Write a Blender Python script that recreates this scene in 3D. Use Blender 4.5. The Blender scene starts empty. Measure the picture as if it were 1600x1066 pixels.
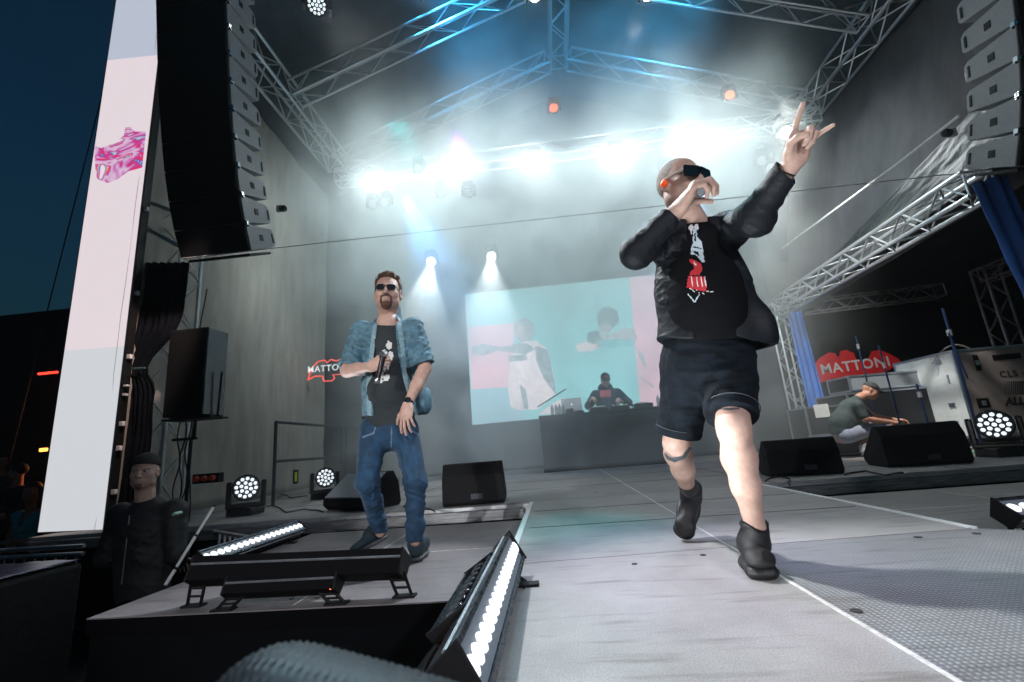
import bpy, bmesh, math, random
import numpy as np
from mathutils import Vector, Matrix, noise as mnoise
S = bpy.context.scene
COL = S.collection
rad = math.radians
rnd = random.Random(7)

# ------------------------------------------------------------------ camera
F, CX, CY = 707.0, 800.0, 533.0
_d = np.array([66, -158, -707.]); _d /= np.linalg.norm(_d)
_u = np.array([-245, 3063, -707.]); _u -= _d * (_u @ _d); _u /= np.linalg.norm(_u)
R = np.array([np.cross(_d, _u), _d, _u])
CAM = np.array([0, 0, .55])
cd = bpy.data.cameras.new("camera"); cam = bpy.data.objects.new("camera", cd); COL.objects.link(cam)
cam.matrix_world = Matrix([[*R[0], CAM[0]], [*R[1], CAM[1]], [*R[2], CAM[2]], [0, 0, 0, 1]])
cd.sensor_width = 36; cd.lens = F / 1600 * 36; cd.clip_start = .02; cd.clip_end = 500
cd.dof.use_dof = True; cd.dof.focus_distance = 2.3; cd.dof.aperture_fstop = 5.0
S.camera = cam

def ray(px, py): return R @ np.array([px - CX, CY - py, -F])
def at(px, py, Y):
    v = ray(px, py); return Vector(CAM + v * (Y / v[1]))
def atz(px, py, Z):
    v = ray(px, py); return Vector(CAM + v * ((Z - CAM[2]) / v[2]))
def atx(px, py, X):
    v = ray(px, py); return Vector(CAM + v * (X / v[0]))

# ------------------------------------------------------------------ world and colour
W = bpy.data.worlds.new("World"); S.world = W; W.use_nodes = True
wn = W.node_tree; bg = wn.nodes["Background"]
sk = wn.nodes.new("ShaderNodeTexSky"); sk.sky_type = 'NISHITA'; sk.sun_disc = False
sk.sun_elevation = rad(-1.5); sk.sun_rotation = rad(120)
tint = wn.nodes.new('ShaderNodeMixRGB'); tint.blend_type = 'MULTIPLY'; tint.inputs[0].default_value = 1; tint.inputs[2].default_value = (.12, .55, 1, 1)
wn.links.new(sk.outputs[0], tint.inputs[1]); wn.links.new(tint.outputs[0], bg.inputs[0]); bg.inputs[1].default_value = .15
vs = S.view_settings; S.display_settings.display_device = 'sRGB'
vs.view_transform = 'Standard'; vs.look = 'None'; vs.exposure = .2; vs.gamma = 1; vs.use_curve_mapping = False
cy = S.cycles
cy.use_denoising = True
try: cy.denoiser = 'OPENIMAGEDENOISE'
except Exception: pass
cy.max_bounces = 6; cy.diffuse_bounces = 3; cy.glossy_bounces = 3; cy.transmission_bounces = 4
cy.volume_bounces = 2; cy.transparent_max_bounces = 8; cy.sample_clamp_indirect = 3
cy.volume_step_rate = 2.0; cy.volume_max_steps = 64; cy.use_light_tree = True; cy.use_adaptive_sampling = True; cy.adaptive_threshold = .02

def lamp(name, kind, loc, target, power, color=(1, 1, 1), size=.1, angle=40, blend=.5, size_y=None):
    l = bpy.data.lights.new(name, kind); o = bpy.data.objects.new(name, l); COL.objects.link(o)
    o.location = loc; l.energy = power; l.color = color
    o.rotation_euler = (Vector(target) - Vector(loc)).to_track_quat('-Z', 'Y').to_euler()
    if kind == 'SPOT': l.spot_size = rad(angle); l.spot_blend = blend; l.shadow_soft_size = size
    if kind == 'AREA':
        l.size = size
        if size_y: l.shape = 'RECTANGLE'; l.size_y = size_y
    return o

# ------------------------------------------------------------------ materials
MATS = {}
def mat(name, col=(.5, .5, .5), rough=.6, metal=0, emit=None, es=1, var=.0, vs_=8., bump=0., bs=60., aniso=None, spec=.5, coat=0, mask=None):
    if name in MATS: return MATS[name]
    m = bpy.data.materials.new(name); m.use_nodes = True; nt = m.node_tree; N = nt.nodes; L = nt.links
    p = N["Principled BSDF"]; MATS[name] = m
    p.inputs["Base Color"].default_value = (*col, 1); p.inputs["Roughness"].default_value = rough
    p.inputs["Metallic"].default_value = metal; p.inputs["Specular IOR Level"].default_value = spec
    if coat: p.inputs["Coat Weight"].default_value = coat
    tc = N.new("ShaderNodeTexCoord")
    src = tc.outputs["Object"]
    if aniso:
        mp = N.new("ShaderNodeMapping"); mp.inputs["Scale"].default_value = aniso
        L.new(src, mp.inputs[0]); src = mp.outputs[0]
    if var:
        n = N.new("ShaderNodeTexNoise"); n.inputs["Scale"].default_value = vs_; n.inputs["Detail"].default_value = 6
        n.inputs["Roughness"].default_value = .65
        L.new(src, n.inputs["Vector"])
        r = N.new("ShaderNodeValToRGB")
        r.color_ramp.elements[0].position = .3; r.color_ramp.elements[1].position = .72
        r.color_ramp.elements[0].color = (*[c * (1 - var) for c in col], 1)
        r.color_ramp.elements[1].color = (*[min(1, c * (1 + var)) for c in col], 1)
        L.new(n.outputs[0], r.inputs[0]); L.new(r.outputs[0], p.inputs["Base Color"])
        rr = N.new("ShaderNodeMapRange"); rr.inputs[3].default_value = max(.03, rough * .75); rr.inputs[4].default_value = min(1, rough * 1.25)
        L.new(n.outputs[0], rr.inputs[0]); L.new(rr.outputs[0], p.inputs["Roughness"])
    if bump:
        n2 = N.new("ShaderNodeTexNoise"); n2.inputs["Scale"].default_value = bs; n2.inputs["Detail"].default_value = 4
        L.new(src, n2.inputs["Vector"])
        b = N.new("ShaderNodeBump"); b.inputs["Strength"].default_value = bump; b.inputs["Distance"].default_value = .01
        L.new(n2.outputs[0], b.inputs["Height"]); L.new(b.outputs[0], p.inputs["Normal"])
    if emit: p.inputs["Emission Color"].default_value = (*emit, 1); p.inputs["Emission Strength"].default_value = es
    return m

def add_creases(m, sc=9, dist=.012, strength=.8, stretch=(1, 1, 2.2), rot=(.4, .3, .2)):
    """woven cloth that has creased: warped ridges in the normal"""
    nt = m.node_tree; N = nt.nodes; L = nt.links; p = N["Principled BSDF"]
    tc = N.new("ShaderNodeTexCoord"); mp = N.new("ShaderNodeMapping"); mp.inputs["Scale"].default_value = stretch; mp.inputs["Rotation"].default_value = rot
    L.new(tc.outputs["Object"], mp.inputs[0]); n = N.new("ShaderNodeTexNoise"); n.noise_type = 'RIDGED_MULTIFRACTAL'; n.inputs["Scale"].default_value = sc; n.inputs["Detail"].default_value = 3; n.inputs["Distortion"].default_value = .9
    L.new(mp.outputs[0], n.inputs[0]); b = N.new("ShaderNodeBump"); b.inputs["Strength"].default_value = strength; b.inputs["Distance"].default_value = dist; L.new(n.outputs[0], b.inputs["Height"])
    old = p.inputs["Normal"].links
    if old: L.new(old[0].from_socket, b.inputs["Normal"])
    L.new(b.outputs[0], p.inputs["Normal"]); return m
# ------------------------------------------------------------------ mesh builder
class MB:
    def __init__(s): s.v = []; s.f = []; s.m = []; s.ci = 0
    def add(s, vs, fs):
        o = len(s.v); s.v += [tuple(v) for v in vs]; s.f += [tuple(i + o for i in f) for f in fs]; s.m += [s.ci] * len(fs); return s
    def mi(s, i): s.ci = i; return s
    def box(s, c, size, rot=None):
        c = Vector(c); h = Vector(size) / 2; M = rot or Matrix.Identity(3)
        vs = [c + M @ Vector((x * h.x, y * h.y, z * h.z)) for x in (-1, 1) for y in (-1, 1) for z in (-1, 1)]
        return s.add(vs, [(0, 1, 3, 2), (4, 6, 7, 5), (0, 4, 5, 1), (2, 3, 7, 6), (0, 2, 6, 4), (1, 5, 7, 3)])
    def tube(s, pts, r, n=8, caps=True):
        pts = [Vector(p) for p in pts]; k = len(pts)
        rs = r if isinstance(r, (list, tuple)) else [r] * k
        t = (pts[1] - pts[0]).normalized()
        a = t.orthogonal().normalized(); vs = []
        for i, p in enumerate(pts):
            if i == 0: t = pts[1] - pts[0]
            elif i == k - 1: t = pts[-1] - pts[-2]
            else: t = (pts[i] - pts[i - 1]).normalized() + (pts[i + 1] - pts[i]).normalized()
            t = t.normalized() if t.length > 1e-9 else Vector((0, 0, 1))
            a = a - t * a.dot(t)
            a = a.normalized() if a.length > 1e-6 else t.orthogonal().normalized()
            b = t.cross(a)
            for j in range(n):
                q = 2 * math.pi * j / n; vs.append(p + (a * math.cos(q) + b * math.sin(q)) * rs[i])
        fs = [(i * n + j, i * n + (j + 1) % n, (i + 1) * n + (j + 1) % n, (i + 1) * n + j) for i in range(k - 1) for j in range(n)]
        if caps: fs += [tuple(range(n))[::-1], tuple((k - 1) * n + j for j in range(n))]
        return s.add(vs, fs)
    def lathe(s, prof, c, axis=(0, 0, 1), n=24):
        c = Vector(c); ax = Vector(axis).normalized(); a = ax.orthogonal().normalized(); b = ax.cross(a)
        vs = [c + ax * z + (a * math.cos(2 * math.pi * j / n) + b * math.sin(2 * math.pi * j / n)) * max(r, 1e-4) for r, z in prof for j in range(n)]
        k = len(prof)
        fs = [(i * n + j, i * n + (j + 1) % n, (i + 1) * n + (j + 1) % n, (i + 1) * n + j) for i in range(k - 1) for j in range(n)]
        fs += [tuple(range(n))[::-1], tuple((k - 1) * n + j for j in range(n))]
        return s.add(vs, fs)
    def prism(s, poly, o, ex, ey, depth):
        """poly 2D outline in plane (o, ex, ey), extruded along ex x ey by depth (vector or float)"""
        o = Vector(o); ex = Vector(ex); ey = Vector(ey); nz = ex.cross(ey).normalized() * depth if not isinstance(depth, Vector) else depth
        n = len(poly); A = [o + ex * p[0] + ey * p[1] for p in poly]; B = [a + nz for a in A]
        bm = bmesh.new(); va = [bm.verts.new(v) for v in A]; vb = [bm.verts.new(v) for v in B]
        fa = bm.faces.new(va[::-1]); fb = bm.faces.new(vb)
        for i in range(n): bm.faces.new((va[i], va[(i + 1) % n], vb[(i + 1) % n], vb[i]))
        bmesh.ops.triangulate(bm, faces=[fa, fb]); bm.verts.index_update()
        s.add([v.co[:] for v in bm.verts], [[v.index for v in f.verts] for f in bm.faces]); bm.free(); return s
    def build(s, name, m, parent=None, smooth=False, bevel=0, kind=None, angle=40):
        me = bpy.data.meshes.new(name); me.from_pydata(s.v, [], s.f)
        ms = m if isinstance(m, (list, tuple)) else [m]
        for q in ms: me.materials.append(q)
        if len(ms) > 1: me.polygons.foreach_set("material_index", s.m)
        bm = bmesh.new(); bm.from_mesh(me); bmesh.ops.recalc_face_normals(bm, faces=bm.faces); bm.to_mesh(me); bm.free()
        if smooth:
            me.polygons.foreach_set("use_smooth", [True] * len(me.polygons))
            me.set_sharp_from_angle(angle=rad(angle))
        me.update()
        o = bpy.data.objects.new(name, me); COL.objects.link(o)
        if parent: put(o, parent)
        if bevel:
            b = o.modifiers.new("bevel", 'BEVEL'); b.width = bevel; b.segments = 2; b.limit_method = 'ANGLE'; b.angle_limit = rad(35)
        if kind: o["kind"] = kind
        return o

def put(o, parent):
    o.parent = parent; o.matrix_parent_inverse = parent_world(parent).inverted()
def parent_world(p):
    M = p.matrix_basis.copy(); q = p
    while q.parent:
        M = q.parent.matrix_basis @ q.matrix_parent_inverse @ M if False else (parent_world(q.parent) @ q.matrix_parent_inverse @ q.matrix_basis); break
    return M
def thing(name, label, cat, loc=(0, 0, 0), rz=0, group=None):
    o = bpy.data.objects.new(name, None); COL.objects.link(o); o.location = loc; o.rotation_euler = (0, 0, rz)
    o.empty_display_size = .1; o["label"] = label; o["category"] = cat
    if group: o["group"] = group
    return o
def tag(o, label, cat, group=None):
    o["label"] = label; o["category"] = cat
    if group: o["group"] = group
    return o
def kids(o): return [c for c in bpy.data.objects if c.parent == o]
def copy_tree(o, M=None, parent=None, label=None, group=None):
    c = o.copy(); COL.objects.link(c)
    if parent: c.parent = parent
    if M is not None: c.matrix_basis = M
    if label: c["label"] = label
    if group: c["group"] = group
    for ch in kids(o): copy_tree(ch, None, c)
    return c
def text_mesh(txt, size, o, ex, ey, depth, name, m, parent, offset=0, align='CENTER', space=1.0, shear=0):
    cu = bpy.data.curves.new("t", 'FONT'); cu.body = txt; cu.size = size; cu.extrude = depth; cu.offset = offset
    cu.align_x = align; cu.align_y = 'CENTER'; cu.space_character = space; cu.shear = shear
    ob = bpy.data.objects.new("t", cu); COL.objects.link(ob)
    bpy.context.view_layer.update()
    me = bpy.data.meshes.new_from_object(ob.evaluated_get(bpy.context.evaluated_depsgraph_get()))
    bpy.data.objects.remove(ob); bpy.data.curves.remove(cu)
    ex = Vector(ex).normalized(); ey = Vector(ey).normalized(); ez = ex.cross(ey)
    M = Matrix([[ex.x, ey.x, ez.x, o[0]], [ex.y, ey.y, ez.y, o[1]], [ex.z, ey.z, ez.z, o[2]], [0, 0, 0, 1]])
    me.transform(M); me.materials.clear(); me.materials.append(m); me.name = name
    ob = bpy.data.objects.new(name, me); COL.objects.link(ob)
    if parent: put(ob, parent)
    return ob
X, Y, Z = Vector((1, 0, 0)), Vector((0, 1, 0)), Vector((0, 0, 1))

alu = mat("truss aluminium", (.62, .64, .66), .35, .9, var=.12, vs_=12)
alu_dull = mat("dull aluminium", (.4, .42, .44), .45, .8, var=.25, vs_=9)
blk = mat("black powder coat", (.007, .007, .008), .6, var=.3, vs_=20, spec=.2)
blk_gloss = mat("black plastic", (.015, .016, .018), .25, var=.3, vs_=14)
blk_cloth = mat("black molton cloth", (.0025, .003, .004), .95, var=.4, vs_=5, bump=.3, bs=300, spec=.08)
rubber = mat("rubber cable", (.01, .01, .01), .5)
# ================================================================== setting
CXS = .95            # centre line of the roof
BACK = 9.9
HAZE = .0008; SMOKE = .95; WASH = 1250
GZ = -1.12           # ground level in front of the stage
# ground
g = MB(); g.box((0, 20, GZ - .05), (160, 130, .1)); o = g.build("ground", mat("night asphalt", (.03, .03, .033), .8, var=.4, vs_=2), kind="structure")

def floor_mat(name, base, stripes=False):
    m = bpy.data.materials.new(name); m.use_nodes = True; nt = m.node_tree; N = nt.nodes; L = nt.links
    p = N["Principled BSDF"]; tc = N.new("ShaderNodeTexCoord")
    n = N.new("ShaderNodeTexNoise"); n.inputs["Scale"].default_value = 1.6; n.inputs["Detail"].default_value = 8; n.inputs["Roughness"].default_value = .7
    L.new(tc.outputs["Object"], n.inputs[0])
    n3 = N.new("ShaderNodeTexNoise"); n3.inputs["Scale"].default_value = 220; n3.inputs["Detail"].default_value = 2
    L.new(tc.outputs["Object"], n3.inputs[0])
    r = N.new("ShaderNodeValToRGB"); r.color_ramp.elements[0].position = .3; r.color_ramp.elements[1].position = .7
    r.color_ramp.elements[0].color = (*[c * .72 for c in base], 1); r.color_ramp.elements[1].color = (*[c * 1.15 for c in base], 1)
    L.new(n.outputs[0], r.inputs[0])
    mx = N.new("ShaderNodeMixRGB"); mx.blend_type = 'MULTIPLY'; mx.inputs[0].default_value = .55
    r3 = N.new("ShaderNodeValToRGB"); r3.color_ramp.elements[0].position = .42; r3.color_ramp.elements[1].position = .6
    r3.color_ramp.elements[0].color = (.55, .55, .55, 1)
    L.new(n3.outputs[0], r3.inputs[0]); L.new(r.outputs[0], mx.inputs[1]); L.new(r3.outputs[0], mx.inputs[2])
    # scuffs: stretched noise
    mp = N.new("ShaderNodeMapping"); mp.inputs["Scale"].default_value = (1.2, 9, 1); mp.inputs["Rotation"].default_value = (0, 0, .6)
    L.new(tc.outputs["Object"], mp.inputs[0])
    n4 = N.new("ShaderNodeTexNoise"); n4.inputs["Scale"].default_value = 2.2; n4.inputs["Detail"].default_value = 5
    L.new(mp.outputs[0], n4.inputs[0])
    r4 = N.new("ShaderNodeValToRGB"); r4.color_ramp.elements[0].position = .28; r4.color_ramp.elements[1].position = .45
    r4.color_ramp.elements[0].color = (.6, .58, .56, 1); L.new(n4.outputs[0], r4.inputs[0])
    m2 = N.new("ShaderNodeMixRGB"); m2.blend_type = 'MULTIPLY'; m2.inputs[0].default_value = .9
    L.new(mx.outputs[0], m2.inputs[1]); L.new(r4.outputs[0], m2.inputs[2])
    L.new(m2.outputs[0], p.inputs["Base Color"])
    rr = N.new("ShaderNodeMapRange"); rr.inputs[3].default_value = .5; rr.inputs[4].default_value = .75
    L.new(n.outputs[0], rr.inputs[0]); L.new(rr.outputs[0], p.inputs["Roughness"])
    # anti slip: fine wire mesh pattern
    b = N.new("ShaderNodeBump"); b.inputs["Strength"].default_value = .7 if stripes else .28; b.inputs["Distance"].default_value = .004
    if stripes:
        w = N.new("ShaderNodeTexWave"); w.inputs["Scale"].default_value = 19; w.bands_direction = 'X'; w.inputs["Distortion"].default_value = .15
        w2 = N.new("ShaderNodeTexWave"); w2.inputs["Scale"].default_value = 19; w2.bands_direction = 'Y'
        L.new(tc.outputs["Object"], w.inputs[0]); L.new(tc.outputs["Object"], w2.inputs[0])
        ad = N.new("ShaderNodeMath"); ad.operation = 'MULTIPLY'; L.new(w.outputs["Fac"], ad.inputs[0]); L.new(w2.outputs["Fac"], ad.inputs[1])
        L.new(ad.outputs[0], b.inputs["Height"])
        m3 = N.new("ShaderNodeMixRGB"); m3.blend_type = 'MULTIPLY'; m3.inputs[0].default_value = .85
        rw = N.new("ShaderNodeValToRGB"); rw.color_ramp.elements[0].color = (.45, .45, .45, 1); rw.color_ramp.elements[1].position = .5
        L.new(ad.outputs[0], rw.inputs[0]); L.new(m2.outputs[0], m3.inputs[1]); L.new(rw.outputs[0], m3.inputs[2]); L.new(m3.outputs[0], p.inputs["Base Color"])
    else: L.new(n3.outputs[0], b.inputs["Height"])
    L.new(b.outputs[0], p.inputs["Normal"])
    return m
fl = floor_mat("stage plywood", (.30, .285, .275)); fl2 = floor_mat("stage plywood light", (.36, .345, .335)); fls = floor_mat("anti slip plate", (.33, .33, .34), True)
LOWZ = -.13
edge_white = mat("white edge tape", (.75, .76, .76), .5, var=.12, vs_=20)
edge_alu = mat("stage frame aluminium", (.22, .23, .24), .4, .8, var=.5, vs_=6, aniso=(1, 1, 14))

def stage_module(name, label, poly, z, thick, m, skirt=None, seams=(), frame=alu_dull, group="stage platforms"):
    t = thing(name, label, "stage platform", (poly[0][0], poly[0][1], z))
    b = MB(); b.prism(poly, (0, 0, z - .006), X, Y, .006); b.build("deck", m, t)
    cx = sum(p[0] for p in poly) / len(poly); cyy = sum(p[1] for p in poly) / len(poly)
    s = [(cx + (p[0] - cx) * .998, cyy + (p[1] - cyy) * .998) for p in poly]
    f = MB(); f.prism(s, (0, 0, z - .085), X, Y, .077); f.build("edge_frame", frame, t)
    if thick > .1:
        s = [(cx + (p[0] - cx) * .985, cyy + (p[1] - cyy) * .985) for p in poly]
        f = MB(); f.prism(s, (0, 0, z - thick), X, Y, thick - .087); f.build("skirt", blk_cloth, t)
    if seams:
        sm = MB()
        for a, c, w in seams:
            a = Vector((*a, z + .0015)); c = Vector((*c, z + .0015)); dd = (c - a).normalized(); q = Vector((-dd.y, dd.x, 0)) * w / 2
            sm.add([a - q, c - q, c + q, a + q], [(0, 1, 2, 3)])
        sm.build("joint_strip", mat("worn joint line", (.62, .6, .58), .5, var=.3, vs_=30), t)
    return t
# main deck (rear)
t = stage_module("main_stage", "grey plywood main stage deck behind the monitor wedges", [(-5.6, 4.62), (-.27, 4.62), (1.9, 4.78), (6.2, 4.95), (9.5, 4.95), (9.5, 12.5), (-5.9, 12.5)], 0, 1.1, fl,
    seams=[((.785, 4.72), (.785, 9), .014)])
b = MB()
for yy in (5.9, 7.1, 8.3): b.box((.5, yy, .0012), (12, .007, .0016))
for xx in (-3.4, -1.9, 2.1, 3.9): b.box((xx, 7.5, .0012), (.007, 5.4, .0016))
b.build("board_seam", mat("dark seam", (.03, .03, .03), .9), t)
b = MB()
for i in range(60): b.lathe([(.012, 0), (.012, .0015)], (rnd.uniform(-4, 4), rnd.uniform(4.8, 9), .001), n=8)
b.build("screw_head", mat("dark seam"), t)
# thick aluminium rim under the rear deck's front edge
b = MB(); b.tube([(-5.6, 4.6, -.045), (-.36, 4.6, -.045)], .012, 6); b.box((-2.95, 4.6, -.09), (5.2, .03, .1)); b.box((4.1, 4.84, -.09), (4.4, .03, .1), Matrix.Rotation(.036, 3, 'Z'))
b.box((4.1, 4.825, -.04), (4.4, .02, .018), Matrix.Rotation(.036, 3, 'Z'))
b.build("rim_beam", edge_alu, t, bevel=.006)
# catwalk in the middle
t = stage_module("catwalk", "central catwalk deck with white edge lines under the performer in shorts", [(-.27, 2.33), (1.93, 2.48), (1.93, 4.776), (-.27, 4.615)], 0, .3, fl2,
    seams=[((.785, 2.405), (.785, 4.69), .011)])
b = MB(); b.box((-.275, 3.5, -.0065), (.035, 2.25, .022)); b.build("white_edge", edge_white, t)
b = MB(); b.box((1.935, 3.63, -.0065), (.04, 2.3, .022)); b.build("white_edge", edge_white, t)
b = MB(); b.box((-.3, 3.47, -.09), (.025, 2.28, .13)); b.box((1.965, 3.63, -.09), (.025, 2.28, .13)); b.build("side_beam", edge_alu, t)
b = MB(); b.box((.83, 3.25, .0012), (2.1, .006, .0016)); b.box((.83, 4.0, .0012), (2.1, .005, .0016)); b.build("board_seam", mat("dark seam"), t)
# front extension
t = stage_module("front_platform", "smooth front platform deck between the lit floor bars and the long white joint", [(-.36, -.6), (.78, -.6), (.78, 2.395), (-.30, 2.32)], 0, .9, fl2)
t2 = stage_module("front_platform", "front platform deck covered with ribbed anti-slip plate at lower right", [(.792, -.6), (3.2, -.6), (2.3, 2.2), (1.95, 2.46), (.792, 2.395)], 0, .9, fls)
b = MB(); b.box((.786, .9, .002), (.012, 3, .003)); b.build("joint_strip", mat("worn joint line"), t)
b = MB()
for (x, y) in ((.62, 2.28), (.30, 2.2), (.6, 1.15), (.1, .9)): b.lathe([(.013, 0), (.013, .0018)], (x, y, .001), n=10)
for (x, y) in ((.83, 1.55), (1.85, 2.36), (1.6, 2.36)): b.lathe([(.016, 0), (.016, .0028)], (x, y, .001), n=10)
b.build("bolt_hole", mat("dark seam"), t)
# lower platforms left and right
t = stage_module("lower_platform", "lower plywood platform under the performer in denim", [(-2.42, 2.32), (-.335, 2.28), (-.335, 4.45), (-2.42, 4.5)], LOWZ, .9, floor_mat("worn mauve plywood", (.22, .195, .20)), frame=mat("matt black edge", (.003, .003, .004), .85, spec=.05))
b = MB(); b.box((-1.35, 3.4, LOWZ + .0015), (.008, 2.1, .002)); b.box((-1.4, 3.35, LOWZ + .0015), (2.0, .006, .002)); b.build("board_seam", mat("worn joint line"), t)
b = MB()
for x in (-1.42, -1.28): b.lathe([(.014, 0), (.014, .002)], (x, 2.45, LOWZ + .001), n=10)
b.build("bolt_hole", mat("dark seam"), t)
t = stage_module("lower_platform", "lower plywood platform to the right of the white catwalk edge", [(1.99, 2.5), (2.4, 2.25), (6.5, 2.25), (6.5, 4.72), (1.99, 4.6)], LOWZ, .9, fl)
b = MB(); b.box((3.9, 3.75, LOWZ + .0015), (3.6, .006, .002)); b.box((3.3, 3.4, LOWZ + .0015), (.006, 2.1, .002)); b.build("board_seam", mat("worn joint line"), t)
# small low box beyond the floor bars
t = stage_module("step_box", "small grey deck step left of the bright floor bar", [(-.95, .2), (-.40, .2), (-.40, 1.32), (-.80, 1.32)], -.28, .75, fl2)

# fabrics
def fabric_mat(name, c, trans=.0, sc=140, var=.22, rough=.9, mesh_holes=False):
    m = mat(name, c, rough, var=var, vs_=3.5, bump=.5, bs=sc, aniso=(1, 1, .25), spec=.1)
    return m
scrim = fabric_mat("grey mesh scrim", (.33, .30, .265), sc=120)
dark_tarp = fabric_mat("black tarpaulin", (.02, .021, .025), sc=60)
roof_tarp = fabric_mat("dark roof tarpaulin", (.045, .055, .065), sc=30)

def sheet(P00, P10, P11, P01, nu, nv, fn, name, m, parent=None, thick=.006, kind=None):
    P00, P10, P11, P01 = map(Vector, (P00, P10, P11, P01))
    nrm = (P10 - P00).cross(P01 - P00).normalized(); vs = []; fs = []
    for j in range(nv + 1):
        for i in range(nu + 1):
            u, v = i / nu, j / nv
            vs.append(P00 * (1 - u) * (1 - v) + P10 * u * (1 - v) + P11 * u * v + P01 * (1 - u) * v + nrm * fn(u, v))
    for j in range(nv):
        for i in range(nu):
            a = j * (nu + 1) + i; fs.append((a, a + 1, a + nu + 2, a + nu + 1))
    b = MB(); b.add(vs, fs); o = b.build(name, m, parent, smooth=True, kind=kind, angle=80)
    s = o.modifiers.new("solid", 'SOLIDIFY'); s.thickness = thick
    return o
def nz(x, y, z=0): return mnoise.noise(Vector((x, y, z)))
# left side wall of mesh scrim
o = sheet((-5.15, 4.9, -.05), (-5.55, 12, -.05), (-5.5, 12, 7.8), (-5.1, 4.9, 7.8), 60, 40, lambda u, v: .03 * nz(u * 14, v * 2) + .05 * nz(u * 5, v * 4, 3) + .05 * (1 - v) ** 6 * nz(u * 30, v * 20, 5), "side_curtain", scrim)
tag(o, "tall grey mesh curtain closing the left side of the stage", "curtain")
# back wall
o = sheet((-5.55, 10.6, -.02), (5.3, 10.6, -.02), (5.3, 10.6, 10.2), (-5.55, 10.6, 10.2), 60, 30, lambda u, v: .04 * nz(u * 30, v * 1.5) + .03 * nz(u * 9, v * 5), "backdrop", dark_tarp)
tag(o, "black fabric backdrop hanging behind the screen", "backdrop")
# roof skins
RZ, EZ, ELX, ERX = 9.15, 7.35, -4.45, 6.25
o = sheet((ELX - .9, -1, EZ + .05), (CXS, -1, RZ + .55), (CXS, 11, RZ + .55), (ELX - .9, 11, EZ + .05), 30, 30, lambda u, v: -.08 * abs(math.sin(v * 15.7)) * .6 + .04 * nz(u * 6, v * 8), "roof_cover", roof_tarp)
tag(o, "dark tarpaulin over the left slope of the stage roof", "roof cover")
o = sheet((CXS, -1, RZ + .55), (ERX + .9, -1, EZ + .05), (ERX + .9, 11, EZ + .05), (CXS, 11, RZ + .55), 30, 30, lambda u, v: -.08 * abs(math.sin(v * 15.7)) * .6 + .04 * nz(u * 6, v * 8, 2), "roof_cover", roof_tarp)
tag(o, "dark tarpaulin over the right slope of the stage roof", "roof cover")
# right scrim above the wing opening
o = sheet((5.9, 11.2, 2.95), (5.75, 4.6, 3.1), (6.9, 2.4, 7.4), (6.9, 11.2, 7.4), 60, 40, lambda u, v: .05 * nz(u * 12, v * 3) + .05 * nz(u * 5, v * 6, 3), "side_curtain", fabric_mat("dark grey mesh scrim", (.10, .095, .10), sc=120))
tag(o, "grey mesh curtain above the opening of the right wing", "curtain")
# translucent looking hanging tarp in front of it (crinkled)
foil = mat("crinkled dark foil", (.03, .035, .035), .5, var=.4, vs_=14, bump=1.0, bs=18, spec=.6)
o = sheet((5.6, 10.4, 2.98), (5.2, 5.05, 3.12), (5.55, 4.0, 4.4), (5.6, 10.2, 3.25), 80, 40, lambda u, v: .035 * nz(u * 26, v * 7) * u + .015 * nz(u * 60, v * 20, 1) * u, "wing_tarpaulin", foil)
tag(o, "crinkled dark tarpaulin sloping above the long aluminium beam", "tarpaulin")
b = MB(); b.tube([at(1500, 180, 4.0), at(1400, 258, 5.2), at(1222, 388, 9.4)], .014, 6); o = b.build("edge_rope", mat("white rope", (.7, .7, .68), .7)); tag(o, "white rope running along the tarpaulin towards the right speaker array", "rope")
# wing interior
o = sheet((4.9, 12.6, -.02), (14, 12.6, -.02), (14, 12.6, 5), (4.9, 12.6, 5), 40, 10, lambda u, v: .05 * nz(u * 30, v * 2), "backdrop", blk_cloth); tag(o, "black cloth at the back of the right wing behind the red emblem", "backdrop")
o = sheet((12, 3, -.02), (12, 12.6, -.02), (12, 12.6, 5), (12, 3, 5), 30, 10, lambda u, v: .05 * nz(u * 30, v * 2), "backdrop", blk_cloth); tag(o, "black cloth closing the far side of the right wing", "backdrop")
o = sheet((5.6, 3.5, 3.6), (12, 3.5, 3.6), (12, 12.6, 3.4), (5.6, 12.6, 3.4), 20, 20, lambda u, v: .08 * nz(u * 8, v * 8), "wing_roof", dark_tarp); tag(o, "low black roof over the right wing", "roof")

# ------------------------------------------------------------------ trusses
def truss(name, label, p0, p1, w, up=Z, n=None, r=.025, h=None, cat="truss", m=None, tri=False, group=None):
    p0, p1 = Vector(p0), Vector(p1); d = (p1 - p0); Ln = d.length; d.normalize()
    side = d.cross(Vector(up)).normalized(); upv = side.cross(d).normalized(); h = h or w
    t = thing(name, label, cat, p0, 0, group); m = m or alu
    offs = [side * a * w / 2 + upv * c * h / 2 for a, c in ((-1, -1), (1, -1), (1, 1), (-1, 1))] if not tri else [side * -w / 2 - upv * h / 2, side * w / 2 - upv * h / 2, upv * h / 2]
    for o in offs: b = MB(); b.tube([p0 + o, p1 + o], r, 8); b.build("chord", m, t, smooth=True)
    n = n or max(2, round(Ln / w / 1.1)); b = MB(); k = len(offs)
    for q in range(k):
        A, B = offs[q], offs[(q + 1) % k]
        for i in range(n):
            s0, s1 = Ln * i / n, Ln * (i + 1) / n
            a, c = (A, B) if (i + q) % 2 == 0 else (B, A)
            b.tube([p0 + d * s0 + a, p0 + d * s1 + c], r * .42, 5)
        for s in (0, Ln): b.tube([p0 + d * s + A, p0 + d * s + B], r * .5, 5)
    b.build("bracing", m, t)
    return t
def V3(*a): return Vector(a)
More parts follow.
